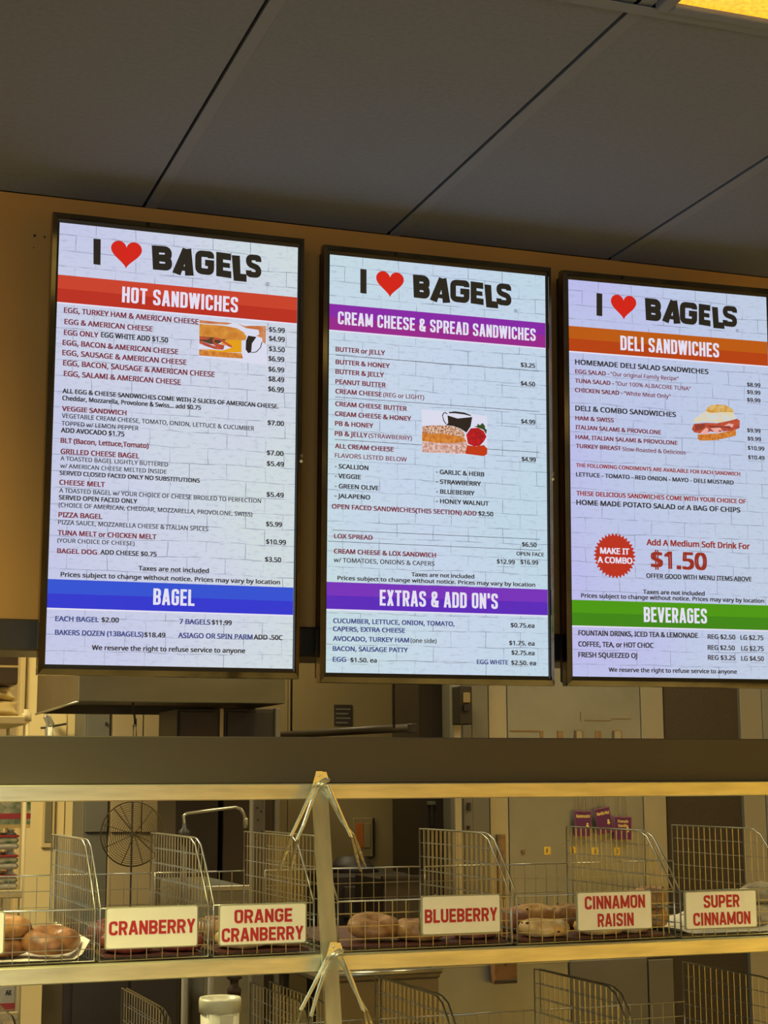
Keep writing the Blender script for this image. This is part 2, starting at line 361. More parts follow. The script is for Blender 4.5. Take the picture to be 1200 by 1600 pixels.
def glyph(ch, w, t):
    l, r, b, T, m = t / 2, w - t / 2, t / 2, 1 - t / 2, .5
    q = RND or min(.16, w * .42)
    if ch == 'I': return [[(w / 2, 0), (w / 2, 1)]]
    if ch == 'A': return [[(l * .9, 0), (w / 2 - t * .12, 1)], [(w - l * .9, 0), (w / 2 + t * .12, 1)], [(w * .25, .28), (w * .75, .28)]]
    if ch == 'V': return [[(l * .9, 1), (w / 2 - t * .1, 0)], [(w - l * .9, 1), (w / 2 + t * .1, 0)]]
    if ch == 'Y': return [[(l * .9, 1), (w / 2, .42)], [(w - l * .9, 1), (w / 2, .42)], [(w / 2, .5), (w / 2, 0)]]
    if ch == 'W': return [[(l * .8, 1), (w * .27, 0)], [(w * .27, 0), (w / 2, 1)], [(w / 2, 1), (w * .73, 0)], [(w * .73, 0), (w - l * .8, 1)]]
    if ch == 'X': return [[(l, 0), (w - l, 1)], [(l, 1), (w - l, 0)]]
    if ch == 'B': return [[(l, 0), (l, 1)], rounded([(l, T), (r, T), (r, m + .02), (l, m)], q), rounded([(l, m), (r, m - .02), (r, b), (l, b)], q)]
    if ch == 'C': return [rounded([(r, .68), (r, T), (l, T), (l, b), (r, b), (r, .32)], q)]
    if ch == 'G': return [rounded([(r, .70), (r, T), (l, T), (l, b), (r, b), (r, .50)], q) + [(r, .48)], [(w * .52, .5), (r + t / 2, .5)]]
    if ch == 'D': return [[(l, 0), (l, 1)], rounded([(l, T), (r, T), (r, b), (l, b)], q)]
    if ch == 'E': return [[(l, 0), (l, 1)], [(l, T), (w, T)], [(l, m), (w * .92, m)], [(l, b), (w, b)]]
    if ch == 'H': return [[(l, 0), (l, 1)], [(r, 0), (r, 1)], [(l, m), (r, m)]]
    if ch == 'L': return [[(l, 0), (l, 1)], [(l, b), (w, b)]]
    if ch == 'M': return [[(l, 0), (l, 1)], [(r, 0), (r, 1)], [(l, 1 - t * .2), (w / 2, .12)], [(r, 1 - t * .2), (w / 2, .12)]]
    if ch == 'N': return [[(l, 0), (l, 1)], [(r, 0), (r, 1)], [(l, .96), (r, .04)]]
    if ch == 'O': return [rounded([(w / 2, T), (r, T), (r, b), (l, b), (l, T), (w / 2, T)], q)]
    if ch == 'U': return [rounded([(l, 1), (l, b), (r, b), (r, 1)], q)]
    if ch == 'P': return [[(l, 0), (l, 1)], rounded([(l, T), (r, T), (r, .42), (l, .42)], q)]
    if ch == 'R': return [[(l, 0), (l, 1)], rounded([(l, T), (r, T), (r, .46), (l, .46)], q), [(w * .55, .46), (r, 0)]]
    if ch == 'S': return [rounded([(r, .70), (r, T), (l, T), (l, .56), (r, .44), (r, b), (l, b), (l, .30)], q)]
    if ch == 'T': return [[(w / 2, 0), (w / 2, 1)], [(0, T), (w, T)]]
    if ch == '&': return [rounded([(r, .42), (r, .30), (r * .9, b), (l, b), (l, .48), (r * .8, .62), (r * .8, T), (l * 1.3, T), (l * 1.3, .62), (r * 1.06, 0)], q * .8)]
    if ch == "'": return [[(w / 2, .68), (w / 2, 1)]]
    return []
def gw(ch, base):
    return {'I': base * .42, 'M': base * 1.32, 'W': base * 1.45, ' ': base * .42, "'": base * .42, 'L': base * .86, 'E': base * .88, '&': base * 1.12, 'A': base * 1.08, 'V': base * 1.08, 'T': base * .95}.get(ch, base)
def put_strokes(mb, s, u0, u1, v, cap, mi, y, t=.15, base=.40, gap=.075, place=None):
    ws = [gw(c, base) for c in s]; tot = sum(ws) + gap * (len(s) - 1); kx = (u1 - u0) / tot; x = 0
    for n_, (c, w) in enumerate(zip(s, ws)):
        pl = (lambda X0: (lambda a, b_, yy: (u0 + (X0 + a) * kx, yy, v + b_ * cap)))(x)
        for i_, g in enumerate(glyph(c, w, t)): stroke(mb, g, t, pl, mi, y - i_ * .00001)
        x += w + gap
TEXTS = [
(0, 'EGG, TURKEY HAM & AMERICAN CHEESE', 0.0156, 0.3093, 0.7534, 0.0112, 'a', 'plum'),
(0, 'EGG & AMERICAN CHEESE', 0.0175, 0.2078, 0.7282, 0.0112, 'a', 'plum'),
(0, 'EGG ONLY', 0.0171, 0.09, 0.7045, 0.0112, 'a', 'plum'),
(0, 'EGG WHITE ADD $1.50', 0.0965, 0.2424, 0.7063, 0.0107, 'b', 'dark'),
(0, 'EGG, BACON & AMERICAN CHEESE', 0.0151, 0.2655, 0.682, 0.0112, 'a', 'plum'),
(0, 'EGG, SAUSAGE & AMERICAN CHEESE', 0.0152, 0.2846, 0.6599, 0.0112, 'a', 'plum'),
(0, 'EGG, BACON, SAUSAGE & AMERICAN CHEESE', 0.0175, 0.3481, 0.6376, 0.0112, 'a', 'plum'),
(0, 'EGG, SALAMI & AMERICAN CHEESE', 0.0198, 0.2726, 0.6146, 0.0111, 'a', 'plum'),
(0, '$5.99', 0.471, 0.507, 0.7506, 0.0112, 'a', 'dark'),
(0, '$4.99', 0.4713, 0.5072, 0.73, 0.0112, 'a', 'dark'),
(0, '$3.50', 0.4716, 0.5076, 0.7065, 0.0111, 'a', 'dark'),
(0, '$6.99', 0.4708, 0.5067, 0.6841, 0.0111, 'a', 'dark'),
(0, '$6.99', 0.4711, 0.507, 0.66, 0.0111, 'a', 'dark'),
(0, '$8.49', 0.4715, 0.5073, 0.6378, 0.0111, 'a', 'dark'),
(0, '$6.99', 0.4712, 0.5071, 0.6149, 0.0111, 'a', 'dark'),
(0, 'ALL EGG & CHEESE SANDWICHES COME WITH 2 SLICES OF AMERICAN CHEESE.', 0.0182, 0.4952, 0.5775, 0.0094, 'b', 'dark'),
(0, 'Cheddar, Mozzarella, Provolone & Swiss... add $0.75', 0.0182, 0.3189, 0.5619, 0.0094, 'b', 'dark'),
(0, 'VEGGIE SANDWICH', 0.0183, 0.1555, 0.5388, 0.01, 'b', 'plum'),
(0, 'VEGETABLE CREAM CHEESE, TOMATO, ONION, LETTUCE & CUCUMBER', 0.0182, 0.44, 0.5236, 0.0094, 'm', 'dark'),
(0, 'TOPPED w/ LEMON PEPPER', 0.0182, 0.1827, 0.5071, 0.0094, 'm', 'dark'),
(0, 'ADD AVOCADO $1.75', 0.0176, 0.1523, 0.492, 0.0099, 'b', 'dark'),
(0, 'BLT (Bacon, Lettuce,Tomato)', 0.0177, 0.2056, 0.4695, 0.0105, 'b', 'plum'),
(0, 'GRILLED CHEESE BAGEL', 0.0184, 0.1858, 0.4459, 0.0105, 'b', 'plum'),
(0, '$7.00', 0.4712, 0.5081, 0.5386, 0.0104, 'b', 'dark'),
(0, '$7.00', 0.4705, 0.5079, 0.4709, 0.0104, 'b', 'dark'),
(0, 'A TOASTED BAGEL LIGHTLY BUTTERED', 0.0183, 0.2492, 0.4317, 0.0088, 'm', 'dark'),
(0, 'w/ AMERICAN CHEESE MELTED INSIDE', 0.0183, 0.2462, 0.4157, 0.0088, 'm', 'dark'),
(0, 'SERVED CLOSED FACED ONLY NO SUBSTITUTIONS', 0.0177, 0.3199, 0.4005, 0.0088, 'b', 'dark'),
(0, '$5.49', 0.4709, 0.5094, 0.4467, 0.0104, 'b', 'dark'),
(0, 'CHEESE MELT', 0.0178, 0.1135, 0.3795, 0.0104, 'b', 'plum'),
(0, 'A TOASTED BAGEL w/ YOUR CHOICE OF CHEESE BROILED TO PERFECTION', 0.0178, 0.4582, 0.3628, 0.0093, 'm', 'dark'),
(0, 'SERVED OPEN FACED ONLY', 0.0177, 0.1838, 0.3477, 0.0093, 'b', 'dark'),
(0, '(CHOICE OF AMERICAN, CHEDDAR, MOZZARELLA, PROVOLONE, SWISS)', 0.0176, 0.4391, 0.3318, 0.0093, 'm', 'dark'),
(0, '$5.49', 0.4713, 0.5098, 0.3775, 0.0103, 'b', 'dark'),
(0, 'PIZZA BAGEL', 0.0183, 0.1099, 0.3104, 0.0104, 'b', 'plum'),
(0, 'PIZZA SAUCE, MOZZARELLA CHEESE & ITALIAN SPICES', 0.0177, 0.3411, 0.2949, 0.0093, 'm', 'dark'),
(0, '$5.99', 0.4712, 0.5066, 0.3117, 0.0103, 'b', 'dark'),
(0, 'TUNA MELT or CHICKEN MELT', 0.0179, 0.2274, 0.272, 0.0103, 'b', 'plum'),
(0, '(YOUR CHOICE OF CHEESE)', 0.0172, 0.1807, 0.2565, 0.0087, 'm', 'dark'),
(0, '$10.99', 0.4718, 0.5165, 0.2725, 0.0103, 'b', 'dark'),
(0, 'BAGEL DOG', 0.0179, 0.1008, 0.2338, 0.0098, 'b', 'plum'),
(0, 'ADD CHEESE $0.75', 0.1088, 0.2288, 0.235, 0.0093, 'b', 'dark'),
(0, '$3.50', 0.47, 0.506, 0.2334, 0.0102, 'b', 'dark'),
(0, 'Taxes are not included', 0.1912, 0.344, 0.2036, 0.0094, 'b', 'dark'),
(0, 'Prices subject to change without notice. Prices may vary by location', 0.0268, 0.5043, 0.1844, 0.0092, 'b', 'dark'),
(0, 'EACH BAGEL', 0.0186, 0.109, 0.0906, 0.0102, 'b', 'blue'),
(0, '$2.00', 0.1154, 0.1513, 0.0911, 0.0098, 'b', 'dark'),
(0, '7 BAGELS', 0.2822, 0.3496, 0.0917, 0.0105, 'b', 'blue'),
(0, '$11.99', 0.3535, 0.3969, 0.0919, 0.01, 'b', 'dark'),
(0, 'BAKERS DOZEN (13BAGELS)', 0.0189, 0.2045, 0.0619, 0.0102, 'b', 'blue'),
(0, '$18.49', 0.2072, 0.252, 0.0616, 0.0098, 'b', 'dark'),
(0, 'ASIAGO OR SPIN PARM', 0.2806, 0.444, 0.062, 0.0105, 'b', 'blue'),
(0, 'ADD .50C', 0.4474, 0.5118, 0.0624, 0.0101, 'b', 'dark'),
(0, 'We reserve the right to refuse service to anyone', 0.0967, 0.428, 0.0321, 0.0097, 'b', 'dark'),
(1, 'BUTTER or JELLY', 0.0164, 0.1335, 0.7267, 0.0104, 'b', 'plum'),
(1, '$3.25', 0.4715, 0.5073, 0.7252, 0.0102, 'b', 'dark'),
(1, 'BUTTER & HONEY', 0.0167, 0.145, 0.6972, 0.0104, 'b', 'plum'),
(1, 'BUTTER & JELLY', 0.0164, 0.1312, 0.6748, 0.0104, 'b', 'plum'),
(1, '$4.50', 0.4713, 0.5071, 0.6805, 0.0102, 'b', 'dark'),
(1, 'PEANUT BUTTER', 0.0166, 0.1356, 0.6518, 0.0103, 'b', 'plum'),
(1, 'CREAM CHEESE', 0.0168, 0.1261, 0.6294, 0.0103, 'b', 'plum'),
(1, '(REG or LIGHT)', 0.1304, 0.2292, 0.6296, 0.0099, 'm', 'plum'),
(1, 'CREAM CHEESE BUTTER', 0.0166, 0.187, 0.6004, 0.0103, 'b', 'plum'),
(1, 'CREAM CHEESE & HONEY', 0.0162, 0.1974, 0.5777, 0.0103, 'b', 'plum'),
(1, '$4.99', 0.4716, 0.5068, 0.5896, 0.0102, 'b', 'dark'),
(1, 'PB & HONEY', 0.0164, 0.1063, 0.5554, 0.0103, 'b', 'plum'),
(1, 'PB & JELLY', 0.0161, 0.0926, 0.5325, 0.0103, 'b', 'plum'),
(1, '(STRAWBERRY)', 0.0958, 0.1998, 0.5327, 0.0098, 'm', 'plum'),
(1, 'ALL CREAM CHEESE', 0.0169, 0.1552, 0.5038, 0.0103, 'b', 'plum'),
(1, 'FLAVORS LISTED BELOW', 0.0166, 0.1876, 0.4826, 0.0097, 'm', 'plum'),
(1, '$4.99', 0.4725, 0.5075, 0.4999, 0.0101, 'b', 'dark'),
(1, '- SCALLION', 0.0168, 0.0953, 0.458, 0.0097, 'b', 'dark'),
(1, '- VEGGIE', 0.017, 0.0775, 0.436, 0.0097, 'b', 'dark'),
(1, '- GREEN OLIVE', 0.0173, 0.12, 0.4129, 0.0097, 'b', 'dark'),
(1, '- JALAPENO', 0.017, 0.1, 0.3908, 0.0097, 'b', 'dark'),
(1, '- GARLIC & HERB', 0.2591, 0.3773, 0.4584, 0.0099, 'b', 'dark'),
(1, '- STRAWBERRY', 0.2592, 0.369, 0.4357, 0.0099, 'b', 'dark'),
(1, '- BLUEBERRY', 0.2593, 0.353, 0.413, 0.0099, 'b', 'dark'),
(1, '- HONEY WALNUT', 0.2593, 0.3884, 0.3907, 0.0099, 'b', 'dark'),
(1, 'OPEN FACED SANDWICHES(THIS SECTION) ADD', 0.0109, 0.3579, 0.3661, 0.0102, 'a', 'plum'),
(1, '$2.50', 0.3634, 0.3994, 0.3665, 0.01, 'b', 'dark'),
(1, 'LOX SPREAD', 0.0168, 0.1065, 0.2996, 0.0096, 'b', 'plum'),
(1, '$6.50', 0.4719, 0.5079, 0.2992, 0.01, 'b', 'dark'),
(1, 'CREAM CHEESE & LOX SANDWICH', 0.0166, 0.2581, 0.2655, 0.0101, 'b', 'plum'),
(1, 'OPEN FACE', 0.4578, 0.5264, 0.278, 0.0084, 'a', 'dark'),
(1, 'w/ TOMATOES, ONIONS & CAPERS', 0.0162, 0.2549, 0.246, 0.0096, 'm', 'dark'),
(1, '$12.99', 0.4087, 0.4527, 0.257, 0.0099, 'a', 'dark'),
(1, '$16.99', 0.4678, 0.5116, 0.2579, 0.01, 'a', 'dark'),
(1, 'Taxes are not included', 0.2001, 0.3519, 0.2205, 0.0087, 'b', 'dark'),
(1, 'Prices subject to change without notice. Prices may vary by location', 0.0255, 0.5036, 0.2065, 0.0086, 'b', 'dark'),
(1, 'CUCUMBER, LETTUCE, ONION, TOMATO,', 0.0165, 0.3034, 0.1101, 0.01, 'b', 'blue'),
(1, 'CAPERS, EXTRA CHEESE', 0.0161, 0.1846, 0.0921, 0.01, 'b', 'blue'),
(1, '$0.75.ea', 0.4423, 0.5009, 0.111, 0.0099, 'b', 'dark'),
(1, 'AVOCADO, TURKEY HAM', 0.0163, 0.1943, 0.0706, 0.01, 'b', 'blue'),
(1, '(one side)', 0.1981, 0.2602, 0.0705, 0.0097, 'm', 'dark'),
(1, '$1.75. ea', 0.4384, 0.5008, 0.0699, 0.0098, 'b', 'dark'),
(1, 'BACON, SAUSAGE PATTY', 0.016, 0.1912, 0.0484, 0.01, 'b', 'blue'),
(1, '$2.75.ea', 0.4439, 0.5007, 0.0479, 0.0098, 'b', 'dark'),
(1, 'EGG', 0.0163, 0.0463, 0.0247, 0.01, 'b', 'blue'),
(1, '$1.50. ea', 0.0572, 0.1179, 0.0241, 0.0095, 'b', 'dark'),
(1, 'EGG WHITE', 0.3585, 0.4349, 0.0253, 0.0098, 'a', 'blue'),
(1, '$2.50. ea', 0.4433, 0.504, 0.0248, 0.0098, 'b', 'dark'),
(2, 'HOMEMADE DELI SALAD SANDWICHES', 0.0162, 0.3695, 0.744, 0.012, 'b', 'dark'),
(2, 'EGG SALAD -', 0.016, 0.104, 0.722, 0.0097, 'b', 'plum'),
(2, '"Our original Family Recipe"', 0.1078, 0.2883, 0.7221, 0.0098, 'm', 'plum'),
(2, 'TUNA SALAD -', 0.0152, 0.1159, 0.6994, 0.0097, 'b', 'plum'),
(2, '"Our 100% ALBACORE TUNA"', 0.1202, 0.3209, 0.6994, 0.0098, 'm', 'plum'),
(2, 'CHICKEN SALAD -', 0.0149, 0.1384, 0.6766, 0.0097, 'b', 'plum'),
(2, '"White Meat Only"', 0.1422, 0.266, 0.6767, 0.0098, 'm', 'plum'),
(2, '$8.99', 0.476, 0.512, 0.7203, 0.0096, 'b', 'dark'),
(2, '$9.99', 0.4755, 0.5115, 0.7015, 0.0096, 'b', 'dark'),
(2, '$9.99', 0.475, 0.511, 0.6819, 0.0096, 'b', 'dark'),
(2, '$9.99', 0.473, 0.5089, 0.6054, 0.0095, 'b', 'dark'),
(2, '$9.99', 0.4735, 0.5094, 0.5845, 0.0095, 'b', 'dark'),
(2, '$10.99', 0.4734, 0.5183, 0.5614, 0.0095, 'b', 'dark'),
(2, '$10.49', 0.4738, 0.5181, 0.5381, 0.0095, 'b', 'dark'),
(2, 'DELI & COMBO SANDWICHES', 0.0153, 0.2791, 0.6314, 0.0119, 'b', 'dark'),
(2, 'HAM & SWISS', 0.015, 0.1141, 0.6085, 0.0097, 'b', 'plum'),
(2, 'ITALIAN SALAMI & PROVOLONE', 0.0152, 0.2382, 0.5863, 0.0097, 'b', 'plum'),
(2, 'HAM, ITALIAN SALAMI & PROVOLONE', 0.0149, 0.2816, 0.5628, 0.0096, 'b', 'plum'),
(2, 'TURKEY BREAST', 0.0155, 0.1319, 0.5411, 0.0096, 'b', 'plum'),
(2, 'Slow-Roasted & Delicious', 0.1357, 0.3035, 0.5402, 0.0097, 'm', 'plum'),
(2, 'THE FOLLOWING CONDIMENTS ARE AVAILABLE FOR EACH SANDWICH', 0.0154, 0.4499, 0.4953, 0.0087, 'b', 'red'),
(2, 'LETTUCE - TOMATO - RED ONION - MAYO - DELI MUSTARD', 0.0152, 0.4315, 0.4727, 0.0096, 'b', 'dark'),
(2, 'THESE DELICIOUS SANDWICHES COME WITH YOUR CHOICE OF', 0.0155, 0.4635, 0.4271, 0.0104, 'b', 'red'),
(2, 'HOME MADE POTATO SALAD or A BAG OF CHIPS', 0.0152, 0.4476, 0.4047, 0.0117, 'b', 'dark'),
(2, 'MAKE IT', 0.0741, 0.1482, 0.2905, 0.0139, 'b', 'white'),
(2, 'A COMBO', 0.0673, 0.1558, 0.2686, 0.0139, 'b', 'white'),
(2, 'Add A Medium Soft Drink For', 0.1959, 0.471, 0.3152, 0.014, 'b', 'red'),
(2, '$1.50', 0.2082, 0.3517, 0.2611, 0.0394, 'a', 'red'),
(2, 'OFFER GOOD WITH MENU ITEMS ABOVE', 0.1936, 0.4734, 0.2365, 0.0105, 'b', 'dark'),
(2, 'Taxes are not included', 0.1843, 0.346, 0.1982, 0.0096, 'b', 'dark'),
(2, 'Prices subject to change without notice. Prices may vary by location', 0.0244, 0.5061, 0.185, 0.0094, 'b', 'dark'),
(2, 'FOUNTAIN DRINKS, ICED TEA & LEMONADE', 0.0164, 0.3254, 0.0961, 0.0115, 'b', 'dark'),
(2, 'REG $2.50', 0.3523, 0.4256, 0.0944, 0.0109, 'a', 'dark'),
(2, 'LG $2.75', 0.4403, 0.5017, 0.0942, 0.011, 'a', 'dark'),
(2, 'COFFEE, TEA, or HOT CHOC', 0.016, 0.208, 0.0701, 0.0115, 'b', 'dark'),
(2, 'REG $2.50', 0.3518, 0.4235, 0.0685, 0.0109, 'a', 'dark'),
(2, 'LG $2.75', 0.4416, 0.5015, 0.068, 0.011, 'a', 'dark'),
(2, 'FRESH SQUEEZED OJ', 0.0157, 0.1652, 0.0451, 0.0115, 'b', 'dark'),
(2, 'REG $3.25', 0.3517, 0.4244, 0.0445, 0.0109, 'a', 'dark'),
(2, 'LG $4.50', 0.441, 0.5013, 0.0438, 0.011, 'a', 'dark'),
(2, 'We reserve the right to refuse service to anyone', 0.0923, 0.4275, 0.0123, 0.0094, 'b', 'dark'),
]
TITLES = [(0, 'HOT SANDWICHES', 0.1393, 0.3985, 0.7876, 0.0354, 't', 'white'), (0, 'BAGEL', 0.2241, 0.3141, 0.131, 0.0353, 't', 'white'), (1, 'CREAM CHEESE & SPREAD SANDWICHES', 0.0206, 0.5099, 0.7902, 0.0303, 't', 'white'), (1, "EXTRAS & ADD ON'S", 0.1244, 0.4103, 0.1519, 0.0356, 't', 'white'), (2, 'DELI SANDWICHES', 0.1349, 0.4006, 0.7876, 0.0359, 't', 'white'), (2, 'BEVERAGES', 0.1846, 0.3512, 0.1309, 0.036, 't', 'white')]
BANDS = [(0, 0.8358, 0.7757, 'band_red_light', 'band_red'), (0, 0.1783, 0.118, 'band_blue_light', 'band_blue'), (1, 0.8364, 0.776, 'band_purple_light', 'band_magenta'), (1, 0.2009, 0.141, 'band_violet_light', 'band_violet'), (2, 0.8374, 0.7761, 'band_orange_light', 'band_orange'), (2, 0.1789, 0.1188, 'band_green_light', 'band_green')]
RULES = [(1, 0.0165, 0.5176, 0.7179, 0.00104), (1, 0.0158, 0.5183, 0.621, 0.00104), (1, 0.0162, 0.5179, 0.5235, 0.00104), (1, 0.4082, 0.5083, 0.6773, 0.00047), (1, 0.4081, 0.5079, 0.5872, 0.00047), (1, 0.408, 0.5075, 0.4974, 0.00047), (1, 0.0124, 0.517, 0.3177, 0.00104), (1, 0.0023, 0.518, 0.2921, 0.00104), (1, 0.3634, 0.4022, 0.3624, 0.00047), (1, 0.0557, 0.0995, 0.0196, 0.00047), (1, 0.4377, 0.4833, 0.0219, 0.00047), (1, 0.4087, 0.4527, 0.2505, 0.00047), (1, 0.4678, 0.5116, 0.2529, 0.00047), (1, 0.1468, 0.3498, 0.0289, 0.00033), (2, 0.4749, 0.5119, 0.6783, 0.00047), (2, 0.4736, 0.518, 0.5336, 0.00047), (2, 0.3869, 0.4296, 0.0394, 0.00047), (2, 0.4648, 0.5031, 0.039, 0.00047), (0, 0.2056, 0.2425, 0.7034, 0.00047), (0, 0.1165, 0.1524, 0.4902, 0.00047)]
LOGO = [
(0, 'I', [0.0736, 0.9235, 0.0895, 0.9237, 0.0752, 0.8664, 0.0905, 0.8659]),
(0, 'B', [0.2005, 0.9221, 0.2466, 0.9236, 0.2046, 0.8675, 0.2496, 0.868]),
(0, 'A', [0.2569, 0.9213, 0.2979, 0.9227, 0.248, 0.8632, 0.2969, 0.8612]),
(0, 'G', [0.2979, 0.9216, 0.3427, 0.9222, 0.299, 0.8678, 0.3438, 0.867]),
(0, 'E', [0.3456, 0.9225, 0.381, 0.9214, 0.3467, 0.8668, 0.3831, 0.865]),
(0, 'L', [0.381, 0.9184, 0.4172, 0.9191, 0.3867, 0.8601, 0.4182, 0.8601]),
(0, 'S', [0.4136, 0.9246, 0.4512, 0.9249, 0.4145, 0.8715, 0.452, 0.8715]),
(1, 'I', [0.0732, 0.9248, 0.0882, 0.9247, 0.0736, 0.8679, 0.0886, 0.8672]),
(1, 'B', [0.2002, 0.9235, 0.243, 0.924, 0.2026, 0.869, 0.2443, 0.8681]),
(1, 'A', [0.2507, 0.921, 0.2938, 0.9215, 0.2421, 0.8652, 0.2939, 0.8631]),
(1, 'G', [0.2927, 0.9208, 0.3428, 0.9219, 0.2928, 0.8678, 0.3428, 0.8665]),
(1, 'E', [0.3439, 0.921, 0.3775, 0.9199, 0.3439, 0.8677, 0.3786, 0.8661]),
(1, 'L', [0.3786, 0.9168, 0.4141, 0.9159, 0.3831, 0.8616, 0.4152, 0.8613]),
(1, 'S', [0.4091, 0.923, 0.4487, 0.923, 0.409, 0.8705, 0.4492, 0.8693]),
(2, 'I', [0.0737, 0.9242, 0.0889, 0.9237, 0.073, 0.8682, 0.0881, 0.8676]),
(2, 'B', [0.201, 0.9226, 0.2455, 0.9222, 0.2029, 0.8672, 0.2464, 0.8661]),
(2, 'A', [0.2562, 0.9222, 0.2982, 0.922, 0.2464, 0.867, 0.297, 0.8641]),
(2, 'G', [0.2953, 0.9213, 0.3443, 0.9208, 0.2941, 0.8662, 0.3431, 0.8645]),
(2, 'E', [0.3468, 0.92, 0.3799, 0.9186, 0.3456, 0.867, 0.3796, 0.8646]),
(2, 'L', [0.3827, 0.9152, 0.4165, 0.9142, 0.3855, 0.8614, 0.4182, 0.8612]),
(2, 'S', [0.4127, 0.9213, 0.4541, 0.9205, 0.4114, 0.8685, 0.4527, 0.8675]),
]
HEARTS = [(0, 0.1123, 0.1803, 0.8632, 0.9254), (1, 0.1115, 0.1791, 0.8641, 0.9255), (2, 0.1113, 0.1789, 0.8635, 0.9253)]
